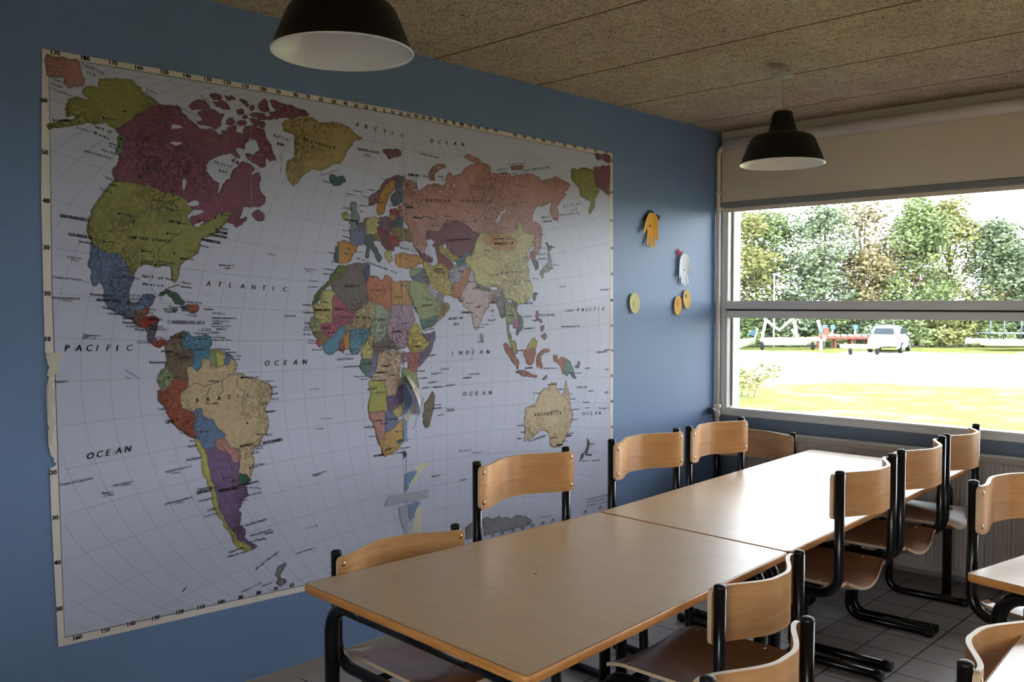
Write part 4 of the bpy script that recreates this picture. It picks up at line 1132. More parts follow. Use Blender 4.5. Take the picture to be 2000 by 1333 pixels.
# graticule: rounded-oval world projection
CF = [[2.15665, 1.19209], [0.00391, 0.63184], [0.09604, 0.0074], [-0.01342, 0.00572], [0.64607, -0.00189], [0.00776, -0.03073], [0.02588, 0.00366], [0.00615, 0.00172], [-0.0004, 0.01365], [0.00284, -0.00013]]
def geo(lat, lon):
    la, lo = math.radians(lat), math.radians(lon)
    al = math.acos(max(-1, min(1, math.cos(la) * math.cos(lo / 2)))); sc = math.sin(al) / al if al > 1e-6 else 1
    X = 0.5 * (lo * math.cos(math.radians(50.46)) + 2 * math.cos(la) * math.sin(lo / 2) / sc); Y = 0.5 * (la + math.sin(la) / sc)
    y = z = 0; k = 0
    for i in range(4):
        for j in range(4 - i):
            y += CF[k][0] * X ** i * Y ** j; z += CF[k][1] * X ** i * Y ** j; k += 1
    return y, z
def runs(fn, vals):
    cur = []
    for t_ in vals:
        p = fn(t_)
        if inside(*p): cur.append(p)
        else:
            if len(cur) > 1: yield cur
            cur = []
    if len(cur) > 1: yield cur
for lon in range(-190, 205, 10):
    for r_ in runs(lambda a: geo(a, lon), range(-80, 85, 2)): strip(r_, 0.0016, X1 + 2 * LV, I_GRAT)
for lat in list(range(-70, 85, 10)):
    for r_ in runs(lambda a: geo(lat, a), range(-196, 205, 3)): strip(r_, 0.0016, X1 + 2 * LV, I_GRAT)
for lat in (23.4, -23.4, -66.5):
    for r_ in runs(lambda a: geo(lat, a), range(-196, 205, 4)):
        for i in range(0, len(r_) - 1, 2): strip(r_[i:i + 2], 0.0012, X1 + 2 * LV, I_GRAT)
lvl = 0
for c, pts in parse(LAND):
    mi = map_mat(c, None) if c in map_index else map_mat(c, land_mat(c, PAL[c]))
    pts = rough_poly(pts)
    lvl += 1
    x = X1 + LV * 3 + 0.000004 * lvl
    flat(pts, x, mi)
    big_ = max(max(p[0] for p in pts) - min(p[0] for p in pts), max(p[1] for p in pts) - min(p[1] for p in pts))
    dl_ = 0.0015 if (c == 'mar' and big_ < 0.4) else 0.0085
    strip(pts, dl_ + 0.003, X1 + LV * 2.3, I_EDGE, True)
    strip(pts, dl_, X1 + LV * 2.6 + 0.0000003 * lvl, mi, True)
    strip(pts, 0.0012, x + 0.00001 + LV * 4, I_EDGE, True)
for c, pts in parse(OVER):
    mi = map_index[c] if c in map_index else map_mat(c, land_mat(c, PAL[c]))
    lvl += 1
    flat(rough_poly(pts, 0.2), X1 + LV * 8 + 0.000004 * lvl, mi)
for line in RIVERS.strip().splitlines():
    pts = [tuple(int(a) / 1000 for a in s.split(',')) for s in line.split()]
    out = []
    for p, q in zip(pts, pts[1:]):
        out.append(p); d = math.hypot(q[0] - p[0], q[1] - p[1])
        for k in (0.25, 0.5, 0.75): out.append((p[0] + (q[0] - p[0]) * k + rnd.gauss(0, 0.05) * d, p[1] + (q[1] - p[1]) * k + rnd.gauss(0, 0.05) * d))
    out.append(pts[-1]); strip(out, 0.0018, X1 + LV * 9, I_RIV)

# lettering
fc = bpy.data.curves.new('lettering', 'FONT'); fo = bpy.data.objects.new('lettering', fc); scene.collection.objects.link(fo)
fc.resolution_u = 2
glyphs = {}
dg = bpy.context.evaluated_depsgraph_get()
def glyph(s):
    if s not in glyphs:
        fc.body = s; fc.size = 1.0
        bpy.context.view_layer.update()
        e = fo.evaluated_get(bpy.context.evaluated_depsgraph_get()); me = e.to_mesh()
        vs = [(v_.co.x, v_.co.y) for v_ in me.vertices]; fs = [tuple(p.vertices) for p in me.polygons]
        w = max((a for a, b in vs), default=0.3); x0 = min((a for a, b in vs), default=0)
        glyphs[s] = (vs, fs, x0, w); e.to_mesh_clear()
    return glyphs[s]
def put(s, p0, ux, h, sx_, italic, mi, x, bold=0):
    """string s, baseline start p0, unit direction ux, cap height h, horizontal scale sx_ (per unit)"""
    vs, fs, a0, w = glyph(s)
    k = h / 0.69; uy = Vector((-ux.y * 0.0, 1.0))
    for dx in ((0.0,) if not bold else (0.0, bold, -bold)):
        bv = []
        for a, b in vs:
            aa = (a - a0) * sx_ + dx + (0.22 * b * k if italic else 0)
            q = Vector(p0) + ux * aa + uy * (b * k)
            bv.append(mbm.verts.new((x, q.x, q.y)))
        for f_ in fs:
            try:
                f = mbm.faces.new([bv[i] for i in f_]); f.normal_update()
                if f.normal.x < 0: f.normal_flip()
                f.material_index = mi
            except ValueError: pass
XT = X1 + LV * 11
for line in TEXT.strip().splitlines():
    s, p, h, st = line.split('|')
    y0, z0, y1, z1 = (int(q) / 1000 for q in p.split(',')); h = int(h) / 1000 * 1.12
    d = Vector((y1 - y0, z1 - z0)); Ln = d.length; ux = d.normalized()
    big = h > 0.0125
    vertical = abs(ux.y) > 0.75
    mi = I_INK if (big or 'b' in st) else I_INK2
    if not (-0.05 < y0 - 1.0 < 2.95): continue
    if vertical:
        # each glyph upright to the slanting baseline
        vs, fs, a0, w = glyph(s); k = h / 0.69; uy = Vector((-ux.y, ux.x)); bv = []
        for a, b in vs:
            q = Vector((y0, z0)) + ux * ((a - a0) * Ln / (w - a0)) + uy * (b * k)
            bv.append(mbm.verts.new((XT, q.x, q.y)))
        for f_ in fs:
            f = mbm.faces.new([bv[i] for i in f_]); f.normal_update()
            if f.normal.x < 0: f.normal_flip()
            f.material_index = mi
    elif 's' in st and len(s) > 2:
        n_ = len(s); k = h / 0.69
        for i, ch in enumerate(s):
            if ch == ' ': continue
            w = glyph(ch)[3]
            p0 = Vector((y0, z0)) + ux * (Ln * i / n_)
            put(ch, p0, ux, h, k, 'i' in st, I_INK, XT, 0.0006)
    else:
        vs, fs, a0, w = glyph(s)
        put(s, (y0, z0), ux, h, Ln / max(w - a0, 0.05), 'i' in st, mi, XT, 0.0007 if 'b' in st else 0.0002)
for tok in BORDER_NUMBERS.split():
    s, y, z = tok.split(','); y, z = int(y) / 1000, int(z) / 1000
    k = 0.014 / 0.69; w = glyph(s)[3] * k
    put(s, (y - w / 2, z - 0.007), Vector((1, 0)), 0.014, k, False, I_INK, XT, 0.0008)
for la, lo in CITIES:
    y, z = geo(la, lo if lo > -169 else lo + 360)
    flat([(y + 0.0042 * math.cos(a * PI / 4), z + 0.0042 * math.sin(a * PI / 4)) for a in range(8)], XT, I_INK)
    if rnd.random() < 0.75:      # a name or road line too small to read
        flat([(y + 0.007, z - 0.002), (y + 0.030 + 0.02 * rnd.random(), z - 0.001), (y + 0.03, z + 0.0015), (y + 0.007, z + 0.001)], XT, I_INK2)
bpy.data.objects.remove(fo)

# wear: paint showing through the tears, bare backing paper, scuffs, grey tape
I_W = map_mat('wall', m_blue)
I_C = map_mat('cream', mat('bare_backing_paper', (212, 206, 188), 0.8, 0.2))
I_D = map_mat('dark', mat('scuffed_print', (62, 66, 84), 0.6, 0.3))
for c, pts in parse(WEAR):
    flat(rough_poly(pts, 0.16), XT + 0.0002 + (0.0002 if c != 'wall' else 0), {'wall': I_W, 'cream': I_C, 'dark': I_D}[c])
# fold lines where the strips of the print meet
m_fold = mat('fold_line', (178, 182, 198), 0.5, 0.3)
I_F = map_mat('fold', m_fold)
for y in (1.757, 3.21):
    strip([(y, 2.23), (y + 0.002, 1.3), (y, 0.34)], 0.0012, XT + 0.0003, I_F)
strip([(2.470, 2.235), (2.468, 1.7), (2.473, 1.25)], 0.002, XT + 0.0003, I_F)
strip([(2.478, 0.8), (2.475, 0.6), (2.480, 0.335)], 0.0022, XT + 0.0003, I_D)
mp = obj('wall_map', mbm, map_mats)
mp['label'] = 'large worn political world map pasted flat on the blue wall'; mp['category'] = 'map'; mp['kind'] = 'thing'
m_tape = mat('grey_repair_tape', (168, 172, 188), 0.45, 0.4)
for c, pts in parse(TAPE):
    bm = bmesh.new(); flat(pts, 0.0, 0, bm)
    r_ = bmesh.ops.extrude_face_region(bm, geom=list(bm.faces))
    for v_ in r_['geom']:
        if isinstance(v_, bmesh.types.BMVert): v_.co.x += 0.0006
    o = obj('repair_tape', bm, m_tape, mp, label='grey strip of repair tape'); o.location.x = XT + 0.0007
# loose curled flap of paper beside the long tear
m_flap = mat('curled_map_paper', (196, 192, 178), 0.55, 0.3)
v = coords(m_flap); L(m_flap, ramp(m_flap, noise_tex(m_flap, v, 30, 3, 0.6, 1.0), [(0.35, (176, 128, 116)), (0.47, (188, 184, 172)), (0.6, (206, 202, 190))]), bsdf(m_flap).inputs['Base Color'])
bm = bmesh.new()
edge_a = [(2.463, 1.140), (2.480, 1.095), (2.496, 1.055), (2.512, 1.022), (2.532, 0.992), (2.548, 0.972)]
edge_b = [(2.490, 1.140), (2.522, 1.108), (2.546, 1.074), (2.557, 1.040), (2.556, 1.005), (2.553, 0.975)]
rows = []
for i in range(6):
    k = i / 5; row = []
    for j in range(7):
        s_ = j / 6; lift = 0.045 * math.sin(PI * (0.15 + 0.8 * k)) * (1 - s_) ** 1.4 + 0.0045
        row.append(bm.verts.new((lift, edge_a[i][0] + (edge_b[i][0] - edge_a[i][0]) * s_, edge_a[i][1] + (edge_b[i][1] - edge_a[i][1]) * s_)))
    rows.append(row)
for a, b in zip(rows, rows[1:]):
    for j in range(6): bm.faces.new((a[j], a[j + 1], b[j + 1], b[j]))
o = obj('torn_flap', bm, m_flap, mp, True, label='curled flap of torn paper')
so = o.modifiers.new('thickness', 'SOLIDIFY'); so.thickness = 0.0006

# ------------------------------------------------------------------ paper hands and eggs on the wall
def paper(name, outline, rgb, y, z, label, cat, group, x=0.003, curl=0.0, parts=()):
    m = mat(name + '_card', rgb, 0.7, 0.2)
    t = thing(name, label, cat, (0.0, y, z), 0, group)
    def piece(nm, pts, mm, x_, bend):
        bm = bmesh.new(); flat(pts, 0, 0, bm)
        bmesh.ops.subdivide_edges(bm, edges=bm.edges[:], cuts=2, use_grid_fill=True)
        for v_ in bm.verts: v_.co.x = x_ + bend * (v_.co.y / 0.08) ** 2 + bend * 0.6 * (v_.co.z / 0.1) ** 2
        o = obj(nm, bm, mm, t); s = o.modifiers.new('thickness', 'SOLIDIFY'); s.thickness = 0.0012; s.offset = 0
        return o
    piece('card', outline, m, x + 0.006, curl)
    for nm, pts, c_, x_ in parts: piece(nm, pts, mat(name + '_' + nm, c_, 0.7, 0.2), x_, 0.0)
    return t
def hand_outline(W, Hh, flip=1, thumb=1.0):
    """five cut-out fingers pointing down, wrist at the top"""
    pts = [(-0.17, 0.46), (-0.05, 0.50), (0.12, 0.49), (0.27, 0.42), (0.33, 0.30), (0.34, 0.05), (0.36, -0.20), (0.33, -0.27), (0.28, -0.22), (0.24, -0.08),
           (0.22, -0.18), (0.21, -0.42), (0.15, -0.46), (0.10, -0.40), (0.09, -0.12), (0.07, -0.18), (0.03, -0.47), (-0.04, -0.50), (-0.08, -0.45), (-0.04, -0.12),
           (-0.08, -0.18), (-0.17, -0.42), (-0.23, -0.43), (-0.26, -0.37), (-0.18, -0.05), (-0.22, 0.10), (-0.34, -0.06), (-0.42, -0.10), (-0.46, -0.04), (-0.38, 0.14), (-0.28, 0.34)]
    return [(a * W * flip, b * Hh) for a, b in pts]
def oval(W, Hh, tilt=0.0, n=28):
    return [((W / 2) * math.cos(2 * PI * k / n) * math.cos(tilt) - (Hh / 2) * math.sin(2 * PI * k / n) * math.sin(tilt), (W / 2) * math.cos(2 * PI * k / n) * math.sin(tilt) + (Hh / 2) * math.sin(2 * PI * k / n) * math.cos(tilt)) for k in range(n)]
blob = lambda cy, cz, r, s=1.0: [(cy + r * math.cos(a * PI / 5), cz + r * s * math.sin(a * PI / 5)) for a in range(10)]
paper('paper_hand', hand_outline(0.178, 0.20), (246, 176, 40), 4.246, 1.853, 'orange cut-out paper hand with green and dark scraps at the wrist', 'paper hand', 'paper hands on the blue wall', curl=0.012,
      parts=[('green_scrap', [(-0.03, 0.085), (-0.01, 0.118), (0.03, 0.115), (0.045, 0.09), (0.02, 0.07)], (22, 84, 60), 0.005),
             ('dark_scrap', [(0.03, 0.07), (0.06, 0.098), (0.10, 0.088), (0.085, 0.066), (0.05, 0.06)], (70, 22, 30), 0.006),
             ('brown_scrap', [(-0.07, 0.05), (-0.045, 0.085), (0.02, 0.10), (0.05, 0.09), (-0.03, 0.06)], (74, 60, 30), 0.0035),
             ('red_mark', blob(-0.008, 0.028, 0.012, 0.5), (178, 60, 20), 0.0125)])
paper('paper_hand', hand_outline(0.165, 0.19, -1), (236, 238, 244), 4.585, 1.643, 'white cut-out paper hand with a red tip at the wrist', 'paper hand', 'paper hands on the blue wall', curl=0.012,
      parts=[('red_tip', [(-0.075, 0.10), (-0.055, 0.125), (-0.035, 0.105), (-0.01, 0.11), (-0.02, 0.085), (-0.05, 0.085)], (176, 34, 62), 0.006),
             ('red_wrist', [(0.0, 0.075), (0.03, 0.085), (0.055, 0.03), (0.04, 0.0)], (196, 60, 84), 0.0045),
             ('red_mark', blob(0.0, 0.0, 0.006, 0.5), (150, 60, 80), 0.0125)])
paper('paper_egg', oval(0.094, 0.115, 0.12), (226, 216, 150), 4.100, 1.449, 'pale yellow paper egg alone at the left beside the map', 'paper egg', 'paper eggs on the blue wall', curl=0.004,
      parts=[('patch', blob(0.004, -0.01, 0.018, 1.3), (216, 214, 160), 0.0112)])
paper('paper_egg', oval(0.078, 0.112, -0.15), (240, 186, 92), 4.524, 1.436, 'orange paper egg, left one of the close pair under the white hand', 'paper egg', 'paper eggs on the blue wall', curl=0.004,
      parts=[('patch', blob(0.006, 0.018, 0.016, 1.4), (240, 160, 84), 0.0112)])
paper('paper_egg', oval(0.080, 0.115, 0.15), (230, 190, 104), 4.618, 1.472, 'yellow paper egg with a green dot, right one of the close pair', 'paper egg', 'paper eggs on the blue wall', curl=0.004,
      parts=[('green_dot', blob(-0.01, 0.02, 0.012), (168, 152, 60), 0.0112)])

# ------------------------------------------------------------------ tables
def laminate(name, a, b, rough):
    m = mat(name, a, rough, 0.8)
    v = coords(m, (1.2, 26, 1))
    n1 = noise_tex(m, v, 3.0, 6, 0.65, 0.6)
    c = ramp(m, n1, [(0.3, a), (0.7, b)])
    n2 = noise_tex(m, coords(m, (3, 90, 1)), 4.0, 2, 0.5)
    c = mixc(m, 0.25, c, ramp(m, n2, [(0.35, (196, 176, 150)), (0.6, (255, 255, 255))]), 'MULTIPLY')
    L(m, c, bsdf(m).inputs['Base Color'])
    r_ = N(m, 'ShaderNodeMapRange'); L(m, noise_tex(m, coords(m), 6, 4), r_.inputs['Value'])
    r_.inputs['To Min'].default_value = rough - 0.05; r_.inputs['To Max'].default_value = rough + 0.07
    L(m, r_.outputs[0], bsdf(m).inputs['Roughness'])
    return m
m_top = laminate('beech_laminate', (190, 156, 116), (204, 172, 132), 0.34)
m_band = mat('beech_edge_band', (206, 140, 72), 0.35, 0.45)
v = coords(m_band, (2, 2, 30))
L(m_band, ramp(m_band, noise_tex(m_band, v, 5, 4), [(0.3, (192, 122, 58)), (0.7, (218, 152, 84))]), bsdf(m_band).inputs['Base Color'])
m_seam = mat('dark_laminate_line', (58, 44, 34), 0.6, 0.2)
m_steel = mat('black_powder_coat', (9, 9, 11), 0.24, 0.45)
m_cap = mat('black_plastic_cap', (14, 14, 15), 0.5, 0.4)

def rounded_quad(q, r, seg=5):
    out = []
    n_ = len(q)
    for i in range(n_):
        p, a, b = Vector(q[i]), Vector(q[i - 1]), Vector(q[(i + 1) % n_])
        u_, v_ = (a - p).normalized(), (b - p).normalized()
        for k in range(seg + 1):
            t_ = k / seg
            s, e = p + u_ * r, p + v_ * r
            out.append(s * (1 - t_) ** 2 + p * 2 * t_ * (1 - t_) + e * t_ ** 2)
    return out

def table(quad, zt, label, group='beech school tables with black tube legs', dot=None):
    """quad: four corners, counter-clockwise seen from above; sides 0-1 and 2-3 are the short ends"""
    c_ = sum((Vector(p) for p in quad), Vector((0, 0))) / 4
    Q = [Vector(p) - c_ for p in quad]
    t = thing('school_table', label, 'table', (c_.x, c_.y, 0.0), 0, group)
    th = 0.024
    outl = rounded_quad(Q, 0.022)
    def ring(off):
        res = []
        for i, p in enumerate(outl):
            a, b = outl[i - 1], outl[(i + 1) % len(outl)]
            d = (b - a).normalized(); nn = Vector((-d.y, d.x))
            res.append(p + nn * off)
        return res
    i1, i2 = ring(0.0035), ring(0.0055)
    # laminate top and underside, dark glue line, wooden band
    bm = bmesh.new(); bm.faces.new([bm.verts.new((p.x, p.y, zt)) for p in i2]); bm.faces.new([bm.verts.new((p.x, p.y, zt - th)) for p in reversed(i2)])
    top = obj('tabletop', bm, m_top, t)
    bm = bmesh.new()
    lay = [[(p, zt) for p in i1], [(p, zt - 0.0008) for p in ring(0.0012)], [(p, zt - 0.003) for p in outl], [(p, zt - th + 0.003) for p in outl], [(p, zt - th) for p in ring(0.003)], [(p, zt - th) for p in i2]]
    vr = [[bm.verts.new((p.x, p.y, z)) for p, z in ly] for ly in lay]
    for a, b in zip(vr, vr[1:]):
        for k in range(len(a)): bm.faces.new((a[k], b[k], b[(k + 1) % len(a)], a[(k + 1) % len(a)])).smooth = True
    obj('edge_band', bm, m_band, top, label='orange beech edge')
    bm = bmesh.new()
    va = [bm.verts.new((p.x, p.y, zt + 0.0001)) for p in i1]; vb = [bm.verts.new((p.x, p.y, zt + 0.0001)) for p in i2]
    for k in range(len(va)): bm.faces.new((va[k], va[(k + 1) % len(va)], vb[(k + 1) % len(va)], vb[k]))
    obj('glue_line', bm, m_seam, top, label='dark line inside the edge')
    if dot:
        bm = bmesh.new(); lathe(bm, [(0.0045, 0), (0.003, 0.0008), (0.0003, 0.001)], 10, (dot[0] - c_.x, dot[1] - c_.y, zt))
        obj('mark', bm, m_seam, top, label='small dark speck')
    # tube frame
    R = 0.021; zr = zt - th - R - 0.002; ins = 0.075
    u1, u2 = (Q[1] - Q[0]).normalized(), (Q[2] - Q[3]).normalized()
    w1, w2 = (Q[3] - Q[0]).normalized(), (Q[2] - Q[1]).normalized()
    corners = [Q[0] + u1 * ins + w1 * 0.05, Q[1] - u1 * ins + w2 * 0.05, Q[2] - u2 * ins - w2 * 0.05, Q[3] + u2 * ins - w1 * 0.05]
    for (a, b) in ((0, 1), (1, 0), (2, 3), (3, 2)):
        p, q = corners[a], corners[b]; d = (q - p).normalized()
        path = round_path([(p.x, p.y, 0.012), (p.x, p.y, zr), (p.x + d.x * 0.16, p.y + d.y * 0.16, zr)], 0.085, 10)
        bm = bmesh.new(); tube(bm, path, R, 18)
        lg = obj('leg', bm, m_steel, t)
        bm = bmesh.new(); lathe(bm, [(R + 0.002, 0.0), (R + 0.003, 0.012), (R + 0.002, 0.03)], 18, (p.x, p.y, 0), caps=(True, True))
        obj('foot_cap', bm, m_cap, lg)
    for (a, b) in ((0, 1), (2, 3)):
        p, q = corners[a], corners[b]; d = (q - p).normalized()
        bm = bmesh.new(); tube(bm, [(p.x + d.x * 0.16, p.y + d.y * 0.16, zr), (q.x - d.x * 0.16, q.y - d.y * 0.16, zr)], R, 18)
        obj('end_rail', bm, m_steel, t)
    for (a, b) in ((0, 3), (1, 2)):
        p, q = corners[a], corners[b]; dd = (corners[1] - corners[0]).normalized() * (0.10 if a == 0 else -0.10)
        bm = bmesh.new(); tube(bm, [(p.x + dd.x, p.y + dd.y, zr), (q.x + dd.x, q.y + dd.y, zr)], 0.014, 14)
        obj('side_rail', bm, m_steel, t)
    return t
ZT = 0.646
table([(0.780, 1.450), (1.695, 1.410), (1.632, 2.716), (0.833, 2.745)], ZT, 'nearest beech table standing along the map, its short end towards the viewer', dot=(1.20, 1.98))
table([(0.833, 2.7485), (1.632, 2.7195), (1.552, 4.716), (0.735, 4.736)], ZT, 'long beech table pushed against the far end of the first, white with window glare')
a_ = math.radians(-11)
ex, ey = Vector((math.cos(a_), math.sin(a_))), Vector((-math.sin(a_), math.cos(a_)))
p0 = Vector((2.118, 2.866))
table([tuple(p0), tuple(p0 + ex * 0.8), tuple(p0 + ex * 0.8 + ey * 1.3), tuple(p0 + ey * 1.3)], ZT, 'turned beech table at the right by the window, only its corner in view')
a_ = math.radians(4)
ex, ey = Vector((math.cos(a_), math.sin(a_))), Vector((-math.sin(a_), math.cos(a_)))
p0 = Vector((2.452, 1.40))
table([tuple(p0), tuple(p0 + ex * 0.62), tuple(p0 + ex * 0.62 + ey * 1.1), tuple(p0 + ey * 1.1)], ZT, 'beech table in the bottom right corner, a pale sliver in view')

# ------------------------------------------------------------------ chairs
def ply(name, a, b, rough=0.36):
    m = mat(name, a, rough, 0.8)
    v = coords(m, (1.5, 1.5, 14))
    c = ramp(m, noise_tex(m, v, 4.0, 5, 0.6, 0.8), [(0.3, a), (0.7, b)])
    c = mixc(m, 0.5, c, ramp(m, noise_tex(m, coords(m), 7, 3), [(0.3, (214, 190, 170)), (0.65, (255, 255, 255))]), 'MULTIPLY')
    L(m, c, bsdf(m).inputs['Base Color'])
    return m
m_ply = ply('varnished_beech_ply', (208, 150, 90), (230, 176, 118))
m_seat = ply('worn_beech_seat', (116, 74, 48), (142, 94, 62), 0.30)
m_edge = mat('pale_ply_edge', (216, 186, 150), 0.45, 0.4)
m_screw = mat('brass_screw', (206, 186, 150), 0.25, 0.5, 0.9)
HW = 0.24                                  # half the distance between the posts
def chair(name, label, ztop, zseat, group):
    """origin on the floor midway between the posts, front towards +y"""
    t = thing(name, label, 'chair', (0, 0, 0), 0, group)
    R = 0.017
    zu = zseat - 0.030
    for s in (-1, 1):
        x = s * HW
        path = round_path([(x, 0, ztop), (x, 0.0, zu), (x, 0.37, zu), (x, 0.395, R), (x, 0.035, R)], [0.075, 0.055, 0.06], 9)
        bm = bmesh.new(); tube(bm, path, R, 16)
        fr = obj('side_tube', bm, m_steel, t, label='black bent steel tube: back post, seat support and floor runner in one')
        bm = bmesh.new(); lathe(bm, [(R + 0.0002, -0.004), (R + 0.0004, 0.0), (R - 0.002, 0.0035), (R * 0.6, 0.006), (0.0008, 0.007)], 16, (x, 0, ztop))
        obj('post_cap', bm, m_cap, fr)
        bm = bmesh.new(); tube(bm, [(x, 0.055, R + 0.0004), (x, 0.022, R + 0.0004)], R + 0.002, 16); tube(bm, [(x, 0.04, R), (x, 0.04, 0.0)], R * 0.8, 12)
        obj('runner_cap', bm, m_cap, fr)
    for yy in (0.335, 0.14):
        zr_ = zu - 0.027; bm = bmesh.new(); tube(bm, [(-HW, yy, zr_), (HW, yy, zr_)], 0.011, 12); obj('seat_rail', bm, m_steel, t)
    # backrest: one bent strip, flat at the posts and bowed backwards between them
    nb, hb, th = 48, 0.155, 0.0125
    zc = ztop - 0.009 - hb / 2; W2 = HW + 0.014
    def prof(u_):
        s = max(0.0, min(1.0, (1 - abs(u_) - 0.10) / 0.80)); s = (s * s * (3 - 2 * s)) ** 0.85
        return 0.0240 - 0.080 * s
    def half(u_):                          # rounded ends
        e = (1 - abs(u_)) * W2; r = 0.018
        return hb / 2 - (0 if e > r else r - math.sqrt(max(0, r * r - (r - e) ** 2)))
    cols = []
    us = [-1 + 2 * k / nb for k in range(nb + 1)]
    us = [-1, -0.99, -0.975, -0.95] + us[1:-1] + [0.95, 0.975, 0.99, 1]; us = sorted(set(us))
    for u_ in us:
        x = u_ * W2; y = prof(u_); h = half(u_)
        d = Vector((1, (prof(min(1, u_ + 0.01)) - prof(max(-1, u_ - 0.01))) / ((min(1, u_ + 0.01) - max(-1, u_ - 0.01)) * W2), 0)).normalized()
        nn = Vector((-d.y, d.x, 0)) * th / 2
        cols.append([Vector((x, y, zc + q * h)) + sg * nn for sg in (1, -1) for q in (-1, 1)])
    bm = bmesh.new()
    vs = [[bm.verts.new(p) for p in cl] for cl in cols]
    for a, b in zip(vs, vs[1:]):
        for (i, j), mi in (((0, 1), 0), ((1, 3), 1), ((3, 2), 0), ((2, 0), 1)):
            f = bm.faces.new((a[i], a[j], b[j], b[i])); f.material_index = mi; f.smooth = False
    bm.faces.new((vs[0][0], vs[0][2], vs[0][3], vs[0][1])).material_index = 1
    bm.faces.new((vs[-1][0], vs[-1][1], vs[-1][3], vs[-1][2])).material_index = 1
    bmesh.ops.recalc_face_normals(bm, faces=bm.faces[:])
    for f in bm.faces:
        if f.material_index == 0: f.smooth = True
    me_sharp = [e for e in bm.edges if len(e.link_faces) == 2 and e.link_faces[0].material_index != e.link_faces[1].material_index]
    for e in me_sharp: e.smooth = False
    back = obj('backrest', bm, [m_ply, m_edge], t)
    for s in (-1, 1):
        for q in (-1, 1):
            bm = bmesh.new(); ball(bm, (s * (HW - 0.004), prof(0.97) + th / 2, zc + q * 0.054), 0.0085, 2, (1, 0.35, 1))
            obj('screw', bm, m_screw, back)
    # seat: dished, rounded at the back, rolled down at the front
    nu, nv = 20, 20; y0, y1 = -0.015, 0.405
    grid = []
    for j in range(nv + 1):
        v_ = j / nv; y = y0 + (y1 - y0) * v_
        q_ = max(0.0, 1 - v_ / 0.16)
        hw = 0.219 - 0.062 * (1 - math.sqrt(max(0.0, 1 - q_ * q_))) - 0.014 * max(0, (v_ - 0.8) / 0.2) ** 2
        row = []
        for i in range(nu + 1):
            u_ = -1 + 2 * i / nu
            z = zseat - (0.046 - 0.030 * v_) * (1 - abs(u_) ** 2.0) - 0.020 * max(0, (v_ - 0.8) / 0.2) ** 2 + 0.004
            row.append((u_ * hw, y + (0.018 * (u_ * u_) if v_ < 0.01 else 0), z))
        grid.append(row)
    bm = bmesh.new(); ts = 0.011
    T = [[bm.verts.new(p) for p in r_] for r_ in grid]; B = [[bm.verts.new((p[0], p[1], p[2] - ts)) for p in r_] for r_ in grid]
    for j in range(nv):
        for i in range(nu):
            bm.faces.new((T[j][i], T[j][i + 1], T[j + 1][i + 1], T[j + 1][i])).smooth = True
            bm.faces.new((B[j][i], B[j + 1][i], B[j + 1][i + 1], B[j][i + 1])).smooth = True
    loop = [(0, i) for i in range(nu)] + [(j, nu) for j in range(nv)] + [(nv, i) for i in range(nu, 0, -1)] + [(j, 0) for j in range(nv, 0, -1)]
    for k in range(len(loop)):
        a, b = loop[k], loop[(k + 1) % len(loop)]
        f = bm.faces.new((T[a[0]][a[1]], B[a[0]][a[1]], B[b[0]][b[1]], T[b[0]][b[1]])); f.material_index = 1
    bmesh.ops.recalc_face_normals(bm, faces=bm.faces[:])
    for e in bm.edges:
        if len(e.link_faces) == 2 and e.link_faces[0].material_index != e.link_faces[1].material_index: e.smooth = False
    st = obj('seat', bm, [m_seat, m_edge], t)
    for s in (-1, 1):
        for y in (0.09, 0.33):
            bm = bmesh.new(); ball(bm, (s * 0.195, y, zseat + 0.001), 0.007, 2, (1, 1, 0.35))
            obj('screw', bm, m_screw, st)
    return t

GT, GS = 'tall beech and black tube school chairs', 'low beech and black tube school chairs'
def place(proto, A, B, label, sz=1.0):
    """A, B: where the left and right posts of the sitter's chair stand (its local -x and +x ends)"""
    A, B = Vector(A), Vector(B); c_ = (A + B) / 2; d = B - A
    rz = math.atan2(d.y, d.x); sc = (d.length / (2 * HW), 1.0, sz)
    return dup(proto, (c_.x, c_.y, 0), rz, label, None, sc)
def first(proto, A, B, label, sz=1.0):
    A, B = Vector(A), Vector(B); c_ = (A + B) / 2; d = B - A
    proto.location = (c_.x, c_.y, 0); proto.rotation_euler = (0, 0, math.atan2(d.y, d.x)); proto.scale = (d.length / (2 * HW), 1, sz); proto['label'] = label
tall = chair('tall_school_chair', '', 0.875, 0.478, GT)
low = chair('low_school_chair', '', 0.686, 0.375, GS)
# wall side (facing the room, +x): sitter's -x end is the far post
place(tall, (0.683, 3.500), (0.680, 3.025), 'chair on the wall side right of the map edge, between two other tall chairs')
place(tall, (0.690, 4.065), (0.685, 3.600), 'tall chair on the wall side nearest the window, below the paper eggs')
first(tall, (0.672, 2.740), (0.661, 2.262), 'tall chair in front of the map whose whole backrest shows above the table joint')
